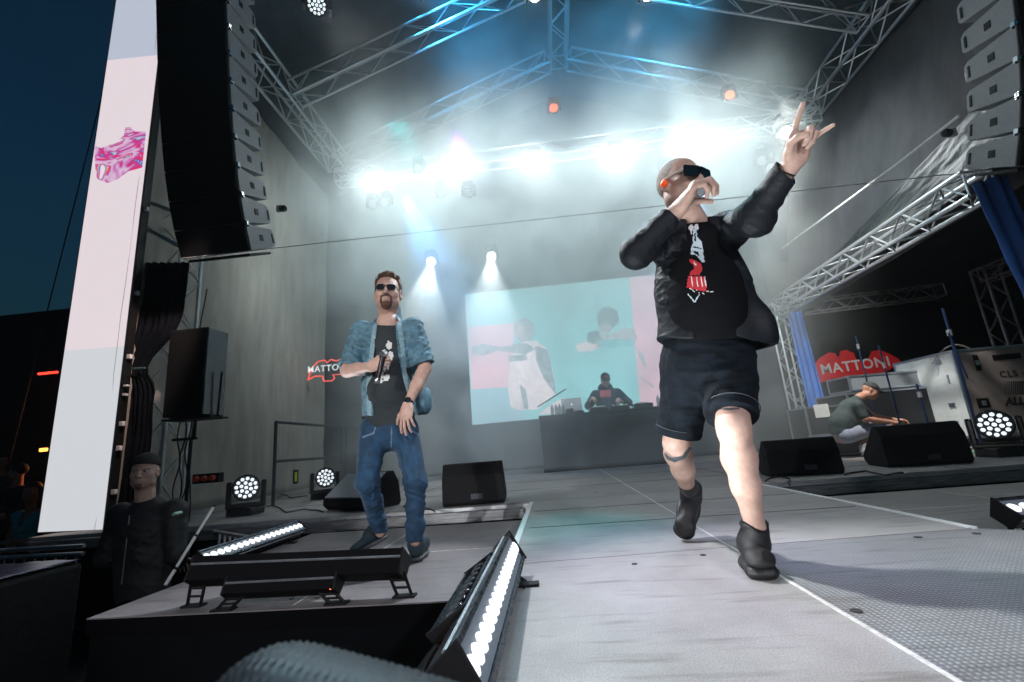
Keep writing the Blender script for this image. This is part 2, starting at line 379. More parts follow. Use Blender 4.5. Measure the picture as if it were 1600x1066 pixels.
truss("roof_truss", "aluminium truss along the left eave of the stage roof", (ELX, 3, EZ), (ELX, 9.1, EZ), .42, n=14, r=.03)
truss("roof_truss", "aluminium truss along the right eave above the pointing hand", (ERX, 2.5, EZ - .1), (ERX, 9.1, EZ - .1), .42, n=15, r=.03)
truss("roof_truss", "aluminium ridge truss running down the middle of the roof", (CXS - .0, 3, RZ + .15), (CXS, 9.1, RZ + .15), .36, n=15, r=.03)
for yy, wd in ((4.6, "foremost"), (6.95, "near"), (9.0, "rear")):
    truss("rafter_truss", f"{wd} left rafter truss rising from the left eave to the ridge", (ELX + .2, yy, EZ + .0), (CXS - .25, yy, RZ + .1), .34, n=11, r=.026, up=Y)
    truss("rafter_truss", f"{wd} right rafter truss rising from the right eave to the ridge", (ERX - .2, yy, EZ - .05), (CXS + .25, yy, RZ + .1), .34, n=11, r=.026, up=Y)
truss("lighting_truss", "horizontal lighting truss carrying the row of bright lamps at the back", (ELX + .2, 8.7, 6.65), (ERX - .2, 8.7, 6.65), .3, n=26, r=.024)
# right wing: long header beam, posts
h0, h1 = Vector((5.05, 5.05, 3.02)), Vector((5.05, 10.1, 2.98))
truss("wing_beam", "long white box truss over the opening of the right wing", h0, h1, .3, n=16, r=.03)
truss("wing_post", "aluminium truss post standing behind the left monitor of the right pair", (5.15, 10.0, 0), (5.15, 10.0, 2.8), .28, up=Y, r=.024)
truss("wing_post", "unlit truss post in the back of the right wing", (9.3, 9.8, 0), (9.3, 9.8, 3.4), .3, up=Y, r=.025, m=alu_dull)
truss("wing_beam", "dim box truss across the back of the right wing roof", (5.3, 10.6, 3.1), (9.0, 10.6, 3.2), .28, r=.022, m=alu_dull)
truss("wing_beam", "dim box truss near the blue cover at the right edge of the wing", (9.3, 9.8, 3.25), (9.3, 5.0, 3.25), .28, r=.022, m=alu_dull)
blue = mat("blue satin cover", (.03, .12, .42), .5, var=.3, vs_=4, bump=.3, bs=25, aniso=(1, 1, .3))
def drape(P0, P1, P2, P3, name, label, m, nf=5, amp=.03, cat="curtain", nu=40, nv=20):
    o = sheet(P0, P1, P2, P3, nu, nv, lambda u, v: amp * math.sin(u * nf * 6.28) * (.4 + .6 * (1 - v)) + amp * .5 * nz(u * nf * 2, v * 4), name, m, thick=.008); tag(o, label, cat); return o
drape((5.24, 9.85, 0), (5.62, 9.85, 0), (5.5, 9.8, 2.85), (5.2, 9.8, 2.85), "post_cover", "blue cloth cover hanging beside the left post of the wing", blue, 3)
bl = MB(); A = at(1518, 286, 4.75); 
drape(at(1640, 560, 4.75), at(1700, 560, 4.75), at(1572, 272, 4.75), at(1518, 288, 4.75), "post_cover", "blue cloth cover wrapped over the near right corner of the long white truss", blue, 2, .05)
# ================================================================== stage lamps (fixtures of this stage, and washes added without a fixture)
led_white = mat("lit white led", (.9, .9, .9), .3, emit=(.95, .98, 1), es=30)
led_cool = mat("lit cool led", (.9, .9, .9), .3, emit=(.85, .93, 1), es=.9)
led_blue = mat("lit blue led", (.5, .7, .9), .3, emit=(.35, .75, 1), es=12)
led_red = mat("lit red led", (.9, .2, .1), .3, emit=(1, .12, .03), es=6)
glass_dark = mat("dark lens glass", (.02, .02, .025), .08, coat=1)
def moving_head(name, label, loc, aim, s=1.0, hang=True, lens=led_cool, group=None, cells=12):
    """yoke moving light: base, two-arm yoke, round head with a ring of led cells, aimed along aim"""
    loc = Vector(loc); t = thing(name, label, "stage light", loc, 0, group)
    sg = -1 if hang else 1; a = Vector(aim).normalized()
    hc = loc + Z * sg * .30 * s
    b = MB(); b.box(loc + Z * sg * .045 * s, (.30 * s, .26 * s, .09 * s)); b.build("base", blk_gloss, t, bevel=.012 * s)
    hz = Vector((a.x, a.y, 0)); hz = hz.normalized() if hz.length > .01 else Y; sd = hz.cross(Z)
    if hang: b = MB(); b.tube([loc, loc + Z * .1 * s], .02 * s, 6); b.tube([loc + X * .08 * s + Z * .02, loc + X * .08 * s + Z * .12], .012, 6); b.build("clamp", alu_dull, t)
    rotz = Matrix([sd, hz, Z]).transposed()
    b = MB()
    for q in (-1, 1): b.box(hc + sd * q * .175 * s - Z * sg * .07 * s, (.05 * s, .13 * s, .30 * s), rotz)
    b.box(loc + Z * sg * .11 * s, (.40 * s, .14 * s, .05 * s), rotz); b.build("yoke", blk_gloss, t, bevel=.015 * s)
    b = MB(); b.lathe([(.05 * s, -.13 * s), (.10 * s, -.12 * s), (.125 * s, -.05 * s), (.14 * s, .03 * s), (.145 * s, .07 * s), (.135 * s, .075 * s), (.13 * s, .055 * s)], hc, a, 28); h = b.build("head", blk_gloss, t, smooth=True)
    e1 = a.orthogonal().normalized(); e2 = a.cross(e1); b = MB(); pts = [(0, 0)] + [(.052 * s, k * 60) for k in range(6)] + [(.1 * s, k * 30 + 15) for k in range(12)]
    for r_, an in pts:
        p = hc + a * .06 * s + (e1 * math.cos(rad(an)) + e2 * math.sin(rad(an))) * r_
        b.lathe([(.0195 * s, 0), (.018 * s, .01 * s), (.010 * s, .016 * s)], p, a, 10)
    b.build("lens_array", lens, h, smooth=True)
    return t, hc + a * .1 * s
# rear row of bright lamps aimed at the audience and the camera
row = [(586, 285, 1.0), (704, 263, 1.0), (836, 256, 1.2), (962, 246, 1.15), (1082, 222, 1.3), (1228, 208, 1.2)]
words = ["leftmost", "second from left", "third from left, above the left screen lamp", "fourth from left", "fifth from left, above the sunglasses", "rightmost, behind the raised hand"]
for (px, py, k), w in zip(row, words):
    p = at(px, py, 8.4); aim = (CAM[0] + .3 - p.x, -p.y, .9 - p.z)
    t, lp = moving_head("moving_head_light", f"bright white lamp in the hazy back row, {w}", p + Z * .30, aim, 1.0, True, led_white, "lit lamps of the back row")
    lamp("back_row_beam", 'SPOT', lp, Vector(lp) + Vector((aim[0] * .6, aim[1], aim[2])), 380 * .36 * k, (.93, .98, 1), .09, 110, .9)
for x_, e_ in ((-2.4, 1), (1.0, 1), (4.4, 1)): lamp('smoke_fill', 'AREA', (x_, 8.55, 6.45), (x_, 8.0, 0), 38, (.84, .97, .98), 3.0, size_y=.3)  # area lights added along the truss to spread light through the smoke
# fixtureless washes added to light the smoke, the screen wall and the side curtains
for x_, tx in ((-1.9, -3.4), (-.3, -.9), (2.0, 2.4), (3.6, 4.6)):
    lamp("unseen_stage_wash", 'SPOT', (x_, 4.4, 5.9), (tx, 8.8, 4.6), WASH, (.80, .97, 1), .3, 82, 1.0)
# small unlit/side lamps hanging below
for i, (px, py) in enumerate([(583, 318), (603, 315), (690, 300), (732, 300), (655, 262), (1040, 262), (1190, 250), (1205, 262)]):
    p = at(px, py, 8.3)
    moving_head("small_moving_head", "small dark moving light hanging under the back row" + [", far left", ", left, beside its twin", ", left of the cable", ", right of the left pair", ", high between the first two bright lamps", ", by the bald performer's forehead", ", under the raised wrist", ", right of the wrist"][i], p + Z * .2, (rnd.uniform(-.6, .6), -1, -.6), .72, True, alu, "unlit lamps of the back row")
# two beams above the video screen
for px, py, w in ((674, 408, "left"), (768, 400, "right")):
    p = at(px, py, 9.6); t, lp = moving_head("spot_lamp", f"round white spot lamp above the screen, {w} one of the two", p + Z * .24, (.1 if w == 'left' else 0, -1, -.8), .8, True, led_white, "spot lamps above the screen")
    lamp("screen_spot_beam", 'SPOT', lp, Vector(lp) + V3((-.05), -.75, -1.6), 900, (.9, .97, 1), .05, 42, .5)
# four lamps near the top of the picture, high in the roof
top = [(495, 8, 5.2, led_cool, (.6, .85, 1), "round twelve cell lamp high at the upper left beside the speaker array"), (660, -6, 6.2, led_white, (.5, .8, 1), "bright lamp at the top edge above the left rafter"),
       (836, -2, 6.2, led_white, (.55, .85, 1), "brightest bluish lamp at the top edge left of the ridge truss"), (1012, -4, 6.2, led_white, (.45, .8, 1), "bluish lamp at the top edge right of the ridge truss")]
for px, py, yy, lm, colr, lab in top:
    p = at(px, py, yy); aim = (CAM[0] + .1 - p.x, -p.y - .5, -p.z * .75)
    t, lp = moving_head("moving_head_light", lab, p + Z * .30, aim, 1.05 if lm is led_cool else .8, True, lm, "lamps high in the roof")
    lamp("roof_beam", 'SPOT', lp, Vector(lp) + Vector(aim), 500 if lm is led_white else 120, colr, .08, 60, .8)
for px, py, w in ((866, 172, "left of the bald performer"), (1140, 152, "between the bald performer and the raised hand")):
    p = at(px, py, 8.0); t, lp = moving_head("red_lamp", "small red lit lamp hanging in the haze " + w, p + Z * .24, (-.2, -1, -.3), .7, True, led_red, "red lamps in the haze")
# coloured lamps high in the roof
lamp("blue_wash", 'SPOT', (-1.2, 5.0, 8.3), (-.2, 9.2, 8.9), 1500, (.03, .35, .75), .2, 80, .9)
lamp("blue_wash", 'SPOT', (3.2, 5.0, 8.3), (2.0, 9.2, 8.9), 1500, (.03, .38, .75), .2, 80, .9)
lamp("blue_wash", 'SPOT', (-2.6, 8.3, 5.8), (-.6, 9.8, .3), 1300, (.08, .4, 1), .1, 50, .8)
lamp("blue_wash", 'SPOT', (3.5, 8.3, 5.8), (1.4, 8.8, .6), 800, (.08, .4, 1), .1, 40, .8)
lamp("teal_floor_spot", 'SPOT', (-2.5, 7.5, 7.0), (.15, 3.15, 0), 2000, (.05, .8, .85), .2, 9, .8)
lamp("purple_floor_spot", 'SPOT', (-1.5, 8.2, 7.0), (.58, 2.25, 0), 2600, (.5, .08, .9), .15, 11, .8)
lamp("back_key", 'SPOT', at(497, 14, 5.2) + (Vector((1.0, 1.5, .3)) - at(497, 14, 5.2)).normalized() * .5, (1.0, 1.5, .3), 3000, (.95, .97, 1), .22, 22, .6)
lamp("back_key", 'SPOT', at(1012, 6, 6.1) + (Vector((-1, 2.9, .6)) - at(1012, 6, 6.1)).normalized() * .5, (-1.0, 2.9, .6), 2400, (.85, .93, 1), .10, 16, .6)
# unseen front spots: left key, and two added for the denim man and floor
lamp("unseen_front_wash", 'SPOT', (-4.6, -5.0, 1.5), (-.3, 2.8, 1.0), 620, (1, .97, .95), .08, 34, .5)
lamp('unseen_front_wash', 'SPOT', (-3.6, -6.0, 2.0), (-1.05, 3.0, .9), 1500, (1, .97, .95), .08, 12, .6)
lamp("unseen_front_wash", 'SPOT', (4.5, -7.5, 4.5), (.5, 1.9, .1), 2300, (.90, .90, 1), .3, 30, .8)
lamp('wing_fill_spot', 'SPOT', (3.6, 5.6, 5.0), (5.4, 8.3, .7), 1300, (1, .97, .92), .1, 60, .8)  # no fixture: spot added to brighten the technician
lamp('wing_fill_spot', 'SPOT', (5.9, 8.9, 2.75), (7.2, 11.8, 1.7), 130, (1, .97, .95), .08, 75, .8)  # no fixture: spot added to brighten the red emblem
# ================================================================== props
def rotX(a): return Matrix.Rotation(a, 3, 'X')
# ---- LED column at the left
L0, L1, LY = -5.83, -5.05, 4.9
t = thing("led_screen", "tall narrow lit video wall in pink and pale grey at the far left", "video screen", ((L0 + L1) / 2, LY, -.0))
b = MB(); b.box(((L0 + L1) / 2, LY + .06, 4.3), (L1 - L0 + .05, .1, 8.62)); b.build("cabinet", blk, t)
def emat(name, c, s=1.0, noise=0):
    m = mat(name, (.02, .02, .02), .5, emit=c, es=s); nt = m.node_tree
    if noise:
        tc = nt.nodes.new("ShaderNodeTexCoord"); n = nt.nodes.new("ShaderNodeTexNoise"); n.inputs["Scale"].default_value = 160 if noise < .1 else 9; n.inputs["Detail"].default_value = 1 if noise < .1 else 6
        r = nt.nodes.new("ShaderNodeValToRGB"); r.color_ramp.elements[0].position = .35; r.color_ramp.elements[1].position = .65
        r.color_ramp.elements[0].color = (*[x * (1 - noise) for x in c], 1); r.color_ramp.elements[1].color = (*[min(1, x * (1 + noise)) for x in c], 1)
        nt.links.new(tc.outputs["Object"], n.inputs[0]); nt.links.new(n.outputs[0], r.inputs[0]); nt.links.new(r.outputs[0], nt.nodes["Principled BSDF"].inputs["Emission Color"])
    return m
def quadY(x0, x1, z00, z01, z10, z11, y): return [(x0, y, z00), (x1, y, z10), (x1, y, z11), (x0, y, z01)]
def panel(parent, name, pts, m):
    b = MB(); b.add(pts, [(0, 1, 2, 3)]); b.add([(p[0], p[1] + .004, p[2]) for p in pts], [(3, 2, 1, 0)]); return b.build(name, m, parent)
e_pink, e_gry, e_top = emat("screen pink", (.74, .655, .69), .9, .08), emat("screen pale grey", (.60, .62, .65), .9, .06), emat("screen blue grey", (.42, .46, .55), 1, .06)
panel(t, "image_band", quadY(L0, L1, .02, 2.10, .0, 2.08, LY), e_gry)
panel(t, "image_band", quadY(L0, L1, 2.10, 6.36, 2.08, 6.32, LY), e_pink)
panel(t, "image_band", quadY(L0, L1, 6.36, 8.6, 6.32, 8.6, LY), e_top)
# marbled blob: colour swirls shown on the screen
m = bpy.data.materials.new("marbled image"); m.use_nodes = True; nt = m.node_tree; p = nt.nodes["Principled BSDF"]; MATS["marbled"] = m
tc = nt.nodes.new("ShaderNodeTexCoord"); mp = nt.nodes.new("ShaderNodeMapping"); mp.inputs["Scale"].default_value = (1.1, 1, 2.0)
n = nt.nodes.new("ShaderNodeTexNoise"); n.inputs["Scale"].default_value = 1.6; n.inputs["Detail"].default_value = 2; n.inputs["Distortion"].default_value = 2.4
r = nt.nodes.new("ShaderNodeValToRGB"); cr = r.color_ramp; cr.elements[0].position = .28; cr.elements[0].color = (.55, .5, .5, 1); cr.elements[1].position = .72; cr.elements[1].color = (.74, .60, .66, 1)
for q, c in ((.36, (.05, .08, .45)), (.39, (.75, .02, .03)), (.44, (.42, .05, .30)), (.50, (.55, .30, .50)), (.57, (.62, .45, .58)), (.62, (.36, .08, .35)), (.645, (.8, .05, .03)), (.66, (.5, .48, .42)), (.68, (.05, .08, .4))):
    e = cr.elements.new(q); e.color = (*c, 1)
p.inputs["Base Color"].default_value = (.02, .02, .02, 1); p.inputs["Emission Strength"].default_value = 1
for a_, b_ in ((tc.outputs["Object"], mp.inputs[0]), (mp.outputs[0], n.inputs[0]), (n.outputs[0], r.inputs[0]), (r.outputs[0], p.inputs["Emission Color"])): nt.links.new(a_, b_)
px = [(148, 228), (158, 232), (180, 224), (194, 212), (196, 200), (204, 199), (212, 206), (228, 206), (222, 262), (200, 268), (184, 280), (168, 286), (152, 280), (149, 262), (152, 248)]
P = [at(x, y, LY - .004) for x, y in px]
b = MB(); b.prism([(q.x, q.z) for q in P], (0, LY - .002, 0), X, Z, .006); b.build("marbled_image", m, t)
lt = mat("white latch", (.7, .7, .72), .4)
for y_ in (460, 558, 603, 617, 662, 768, 700, 330):
    q = at(190, y_, LY + .02); b = MB(); b.box((L1 + .05, LY + .04, q.z), (.05, .04, .055 if y_ not in (603, 617) else .025)); b.build("latch", lt, t, bevel=.006)
# ---- tower truss behind it
truss("tower_truss", "vertical aluminium tower truss between the pink video wall and the left speaker array", (-5.02, 5.55, -1.1), (-5.02, 5.55, 9), .36, up=Y, n=26, r=.026)
for a_, b2, lab in (((205, 345), (300, 395), "lower"), ((238, 318), (300, 342), "upper")):
    b = MB(); A, B = at(*a_, 5.1), at(*b2, 5.1); b.tube([A, B], .03, 10); o = b.build("clamp_pipe", alu, smooth=True); tag(o, f"short aluminium pipe clamped across the left tower truss, {lab} one", "pipe", "pipes on the tower truss")
b = MB(); q = at(232, 210, 5.4); b.tube([q + V3(.10 * math.cos(i * .5) + .02 * nz(i, 0), 0.02 * math.sin(i), .35 * math.sin(i * .5) - .0 * i) for i in range(38)], .009, 5); o = b.build("cable_coil", rubber); tag(o, "loops of black cable hanging inside the left tower truss", "cable")
for a_, b_, lab in (((160, 145, 5.6), (15, 720, 5.6), "thin dark guy wire crossing the night sky at far left"),):
    b = MB(); b.tube([at(*a_), at(*b_)], .008, 5); o = b.build("guy_wire", rubber); tag(o, lab, "wire")
b = MB(); b.tube([at(282, 404, 4.6), at(1512, 269.5, 4.15)], .0045, 5); o = b.build("support_wire", mat("steel wire", (.55, .56, .56), .4, .6)); tag(o, "thin straight wire strung between the two speaker arrays", "wire")
# ---- line arrays
grey_side = mat("grey painted cabinet side", (.26, .265, .27), .55, var=.12, vs_=30, bump=.15, bs=160)
grille = mat("black steel grille", (.004, .004, .005), .8, bump=.5, bs=500, spec=.2)
def line_array(x0, x1, yf, zb, n, label, inner):
    t = thing("line_array", label, "speaker array", ((x0 + x1) / 2, yf, zb))
    tilts = [25, 20, 16, 13, 11, 10, 9, 8, 8, 8, 8, 8]; y, z = yf, zb; H, D = .335, .56
    for i in range(n):
        a = rad(tilts[i]); f = Vector((0, math.cos(a), math.sin(a))); u = Vector((0, -math.sin(a), math.cos(a))); o_ = Vector((x0, y, z))
        w = x1 - x0; prof = [(0.015, 0.005), (D - .03, .055), (D, .085), (D, .235), (D - .04, .275), (.015, H - .005)]
        b = MB(); b.prism(prof, o_, f, u, Vector((w, 0, 0))); c = b.build("speaker_cabinet", grey_side, t, bevel=.008)
        b = MB(); b.box(o_ + X * w / 2 + u * H / 2 - f * .004, (w - .02, .03, H - .012), rotX(a)); b.build("grille", grille, c)
        xs = x1 + .002 if inner == 1 else x0 - .002; s_ = inner
        b = MB(); b.box(Vector((xs, y, z)) + f * .27 + u * .165, (.008, .07, .075), rotX(a)); b.build("recess", blk, c, bevel=.006)
        b = MB(); b.box(Vector((xs, y, z)) + f * (D - .05) + u * .16, (.008, .028, .12), rotX(a)); b.build("handle_slot", blk, c, bevel=.008)
        b = MB(); b.box(Vector((xs + s_ * .01, y, z)) + f * .02 + u * .335, (.035, .05, .05), rotX(a)); b.tube([Vector((xs, y, z)) + f * .03 + u * .30 + X * s_ * .0, Vector((xs + s_ * .03, y, z)) + f * .03 + u * .30], .012, 8); b.build("hinge_pin", mat("chrome", (.6, .6, .62), .2, 1), c, bevel=.005)
        y, z = y + u.y * H, z + u.z * H
    b = MB(); b.box(((x0 + x1) / 2, yf + .25, zb + .09), (x1 - x0 - .1, .45, .03), rotX(rad(26))); b.build("bottom_bracket", blk, t)
    b = MB(); b.tube([Vector(((x0 + x1) / 2, y + .3, z + .1)), Vector(((x0 + x1) / 2, y + .3, 11))], .015, 6); b.build("hoist_chain", alu_dull, t)
    return t
line_array(-4.22, -3.35, 4.70, 3.02, 12, "long curved black speaker array hanging at the upper left", 1)
line_array(4.74, 5.6, 4.37, 2.81, 9, "grey sided speaker array hanging at the upper right edge", -1)
def pinspot(p, d, lab):
    p = Vector(p); d = Vector(d).normalized(); t = thing("pin_spot", lab, "stage light", p)
    b = MB(); b.tube([p - d * .03, p + d * .03], .045, 12); b.build("body", blk_gloss, t, smooth=True)
    b = MB(); b.box(p - d * .07, (.09, .05, .09)); b.build("clamp", alu_dull, t, bevel=.01)
    b = MB(); b.lathe([(.04, 0), (.03, .01)], p + d * .031, d, 12); b.build("lens", glass_dark, t)
glass_dark = mat("dark lens glass", (.02, .02, .025), .08, coat=1)
pinspot(at(442, 326, 5.3), (.8, -.4, -.3), "small clamped camera light sticking out behind the left speaker array")
pinspot(at(1480, 208, 4.9), (-.9, -.3, -.1), "small clamped camera light sticking out beside the right speaker array")
# ---- tied curtain
def tied():
    nu, nv = 60, 40; vs = []; fs = []
    zt, zb, zk = at(240, 408, 5.15).z, -1.1, at(215, 578, 5.15).z
    for j in range(nv + 1):
        v = j / nv; z = zb + (zt - zb) * v
        k = abs(z - zk); pin = 1 - .55 * math.exp(-(k / .38) ** 2) - .0
        if z < zk: pin = min(pin, .62)
        xl, xr = -5.35, -4.50
        xr_ = -5.30 + (xr + 5.30) * pin if z > zk else -5.30 + (xr + 5.30) * max(.45, pin) 
        for i in range(nu + 1):
            u = i / nu; vs.append((xl + (xr_ - xl) * u, 5.15 + .022 * math.sin(u * 55 + nz(z * 1.5, 1) * 3) * (.5 + pin * .5) + .03 * nz(u * 8, z * 2), z - .08 * u * (v > .95)))
    for j in range(nv):
        for i in range(nu): a = j * (nu + 1) + i; fs.append((a, a + 1, a + nu + 2, a + nu + 1))
    t = thing("tied_curtain", "black curtain gathered with a band beside the left tower", "curtain", (-4.9, 5.15, -1.1))
    b = MB(); b.add(vs, fs); o = b.build("cloth", mat("black velvet", (.006, .007, .010), .95, var=.3, vs_=4, spec=.05), t, smooth=True, angle=80); s = o.modifiers.new("s", 'SOLIDIFY'); s.thickness = .01
    b = MB(); b.tube([(-5.3, 5.09, zk + .02), (-5.1, 5.07, zk), (-4.93, 5.09, zk)], .013, 6); b.build("tie_band", mat("teal band", (.05, .12, .13), .7), t)
tied()
# ---- speaker on pole
t = thing("wall_speaker", "black speaker cabinet on a bracket in front of the grey side curtain", "speaker", (-4.3, 5.1, .9))
p0, p1 = at(258, 652, 5.0), at(319, 512, 5.0); cz = (p0.z + p1.z) / 2; hh = p1.z - p0.z
b = MB(); b.box((-4.31, 5.18, cz), (.50, .36, hh + .02)); b.build("enclosure", blk_gloss, t, bevel=.015)
b = MB(); b.box((-4.31, 4.995, cz), (.46, .012, hh - .04)); b.build("grille", grille, t)
b = MB(); b.tube([(-4.02, 5.2, cz - .55), (-4.0, 5.2, cz + .0)], .012, 6); b.box((-4.3, 5.2, p0.z - .03), (.62, .3, .02)); b.tube([(-4.3, 5.2, p0.z - .03), (-4.3, 5.2, p0.z - .26)], .02, 8); b.box((-4.42, 5.2, p0.z - .26), (.3, .04, .03)); b.build("bracket", blk, t)
b = MB(); b.tube([(-4.42, 5.3, p0.z - .26), (-4.42, 5.3, -.0)], .02, 8); b.build("stand_pole", blk, t)
for i, (x, y0) in enumerate([(-4.28, 0), (-4.22, .3), (-4.16, .6), (-4.33, .9)]):
    b = MB(); b.tube([(x + .03 * math.sin(k * .9 + i), 5.02, 1.15 - k * .09 + (1.6 if i == 2 else 0) * (1 - k / 15)) for k in range(16)], .008, 5); o = b.build("hanging_cable", rubber); tag(o, ["straight black cable under the speaker's left half", "black cable under the speaker beside its stand", "longest black cable, hanging from above the speaker past its right side", "leftmost black cable below the speaker bracket"][i], "cable", "cables under the wall speaker")
# ---- moving lights on the deck
def deck_head(name, label, loc, aim, s, grp): return moving_head(name, label, loc, aim, s, False, led_cool, grp)
# (built after the lamp builder, see deck lights)
# ---- wedge monitors
def wedge(label, loc, rz, w=.66, col=None, h=.38):
    t = thing("monitor_wedge", label, "stage monitor", (0, 0, 0), 0, "wedge monitors on the main deck"); c = col or mat("textured black speaker paint", (.006, .006, .007), .65, var=.3, vs_=30, bump=.5, bs=220, spec=.2)
    # local: x = width, back face at y=0 (towards the audience), grille slopes up-stage
    prof = [(0, .03), (.03, 0), (.46, 0), (.52, .05), (.52, .12), (.17, h), (.10, h), (.03, h - .12)]
    b = MB(); b.prism(prof, (-w / 2, 0, 0), Y, Z, Vector((w, 0, 0))); e = b.build("enclosure", c, t, bevel=.012)
    a = math.atan2(h - .12, .35); b = MB(); b.box((0, .355, (h + .12) / 2 + .006), (w - .05, .012, .39), rotX(math.pi / 2 - a)); b.build("grille", grille, t)
    for s in (-1, 1): b = MB(); b.box((s * (w / 2 + .001), .22, .20), (.008, .10, .035)); b.build("handle", blk, t, bevel=.008)
    b = MB(); b.box((.04, .0, .085), (.12, .02, .05)); b.build("socket_plate", mat("socket plate", (.05, .06, .07), .3, .5), t)
    t.location = loc; t.rotation_euler = (0, 0, rz); return t
wedge("small black wedge monitor nearest the catwalk corner, behind the denim performer", (-.86, 4.70, 0), rad(3), .62, h=.41)
silver = mat("sheened grille face", (.42, .44, .48), .4, .3, bump=.3, bs=400)  # reflected light put into a paler grille colour
t = wedge("turned wedge monitor with a face painted pale for reflected light behind the denim performer's legs", (-2.10, 5.45, 0), rad(152), .70, h=.38); 
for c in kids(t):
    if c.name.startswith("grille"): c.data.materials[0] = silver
wedge("black wedge monitor directly right of the bare calf", (2.62, 5.22, 0), rad(-10), .70)
wedge("larger black wedge monitor in front of the crouching technician", (3.95, 5.35, 0), rad(-9), .78, h=.44)
for i, (pts, lab) in enumerate([([(1196, 752), (1215, 742), (1232, 748), (1236, 760)], "thin black cable by the wedge monitor nearest the bare calf"), ([(505, 800), (480, 795), (450, 800), (425, 790), (400, 795)], "black cable running from the left wedge monitors to the big moving light"),
        ([(1320, 742), (1350, 735), (1380, 742), (1420, 738)], "black cable between the two right wedge monitors"), ([(480, 775), (455, 778), (440, 772), (432, 780)], "short black cable at the foot of the near railing"), ([(680, 800), (660, 792), (640, 796), (628, 790)], "black cable left of the wedge nearest the catwalk corner")]):
    P = [atz(x, y, .009) for x, y in pts]; Q = []
    for k in range(len(P) - 1):
        for j in range(6): Q.append(P[k].lerp(P[k + 1], j / 6) + V3(0, .03 * math.sin((k * 6 + j) * .9), 0))
    b = MB(); b.tube(Q, .008, 6); o = b.build("deck_cable", rubber, smooth=True); tag(o, lab, "cable")
# ---- hand rail
steel_dark = mat("dark painted steel", (.03, .035, .045), .4, .3)
def rail(a, b2, lab, h=1.14):
    a, b2 = Vector(a), Vector(b2); t = thing("guard_rail", lab, "railing", a, 0, "railings at the left of the stage")
    for p in (a, b2): b = MB(); b.tube([p, p + Z * h], .024, 8); b.build("post", steel_dark, t, smooth=True)
    for f in (1, .52): b = MB(); b.tube([a + Z * h * f, b2 + Z * h * f], .022, 8); b.build("bar", steel_dark, t, smooth=True)
rail((-3.93, 6.25, 0), (-3.97, 8.4, 0), "dark steel railing nearest the moving light at the left")
rail((-3.97, 8.55, 0), (-3.4, 9.9, 0), "second dark steel railing further back at the left")
b = MB(); q = at(462, 745, 6.6); b.box(q, (.07, .05, .2)); o = b.build("radio_handset", mat("radio body", (.02, .02, .02), .4), bevel=.01); 
b = MB(); b.box(q + V3(0.02, -.03, 0), (.03, .01, .13)); put(b.build("yellow_strip", mat("fluorescent yellow", (.6, .7, .05), .5)), o) if False else b.build("yellow_strip", mat("fluorescent yellow", (.6, .7, .05), .5), o)
tag(o, "small black box with a yellow strip hanging from the near railing", "hanging box")
# ---- DJ table and kit
t = thing("dj_table", "long table under black cloth in front of the video screen", "table", (.96, 9.2, 0))
def skirt_sheet():
    vs = []; fs = []; nu, nv = 90, 12
    path = [(-.24, 9.8), (-.24, 8.9), (2.35, 8.9), (2.35, 9.8)]; import itertools
    pts = []
    for (ax, ay), (bx, by), k in ((path[0], path[1], 20), (path[1], path[2], 50), (path[2], path[3], 20)):
        for i in range(k): pts.append((ax + (bx - ax) * i / k, ay + (by - ay) * i / k))
    pts.append(path[3])
    for j in range(nv + 1):
        v = j / nv
        for i, (x, y) in enumerate(pts):
            a = .02 * nz(i * .35, v * 1.5) * (1 - v); vs.append((x + a, y - abs(a) - .012, .005 + 1.03 * v))
    n = len(pts)
    for j in range(nv):
        for i in range(n - 1): a = j * n + i; fs.append((a, a + 1, a + n + 1, a + n))
    b = MB(); b.add(vs, fs); return b
b = skirt_sheet(); o = b.build("table_skirt", mat("black table cloth", (.006, .011, .018), .9, spec=.1, var=.4, vs_=3, bump=.2, bs=60), t, smooth=True, angle=80); s = o.modifiers.new("s", 'SOLIDIFY'); s.thickness = .01
b = MB(); b.box((1.055, 9.35, 1.05), (2.62, .93, .03)); b.build("table_top", mat("black table cloth"), t, bevel=.005)
TZ = 1.066
t = thing("laptop", "open silver laptop standing on the cloth covered table", "laptop", (.42, 9.1, TZ))
lap = mat("silver laptop lid", (.35, .33, .35), .35, .5)
b = MB(); b.box((.42, 9.25, TZ + .19), (.40, .012, .27), rotX(-.25)); b.build("lid", lap, t, bevel=.006)
b = MB(); b.box((.42, 9.4, TZ + .065), (.40, .27, .016)); b.build("keyboard_base", lap, t, bevel=.004)
b = MB(); b.box((.42, 9.4, TZ + .028), (.30, .2, .055)); b.build("laptop_stand", blk, t)
b = MB(); b.lathe([(.016, 0), (.016, .003)], (.42, 9.24, TZ + .195), (0, -1, .2), 12); b.build("lid_badge", mat("lit badge", (.8, .8, .8), .4, emit=(.9, .95, 1), es=1), t)
def deck(x, lab, w=.36, nm="media_player"):
    t = thing(nm, lab, "dj deck", (x, 9.15, TZ)); b = MB(); b.box((x, 9.15, TZ + .045), (w, .36, .09), rotX(.05)); b.build("chassis", blk_gloss, t, bevel=.01)
    b = MB(); b.lathe([(.12, 0), (.12, .015), (.1, .018)], (x, 9.15, TZ + .09), Z, 24); b.build("platter", mat("grey platter", (.3, .3, .3), .3, .6), t, smooth=True)
    b = MB()
    b.box((x, 9.0, TZ + .094), (w * .7, .03, .01)); b.build("button_row", mat("white buttons", (.6, .65, .65), .4), t)
deck(.92, "black deck with a platter nearest the laptop"); deck(1.78, "black deck with a platter at the DJ's left hand")
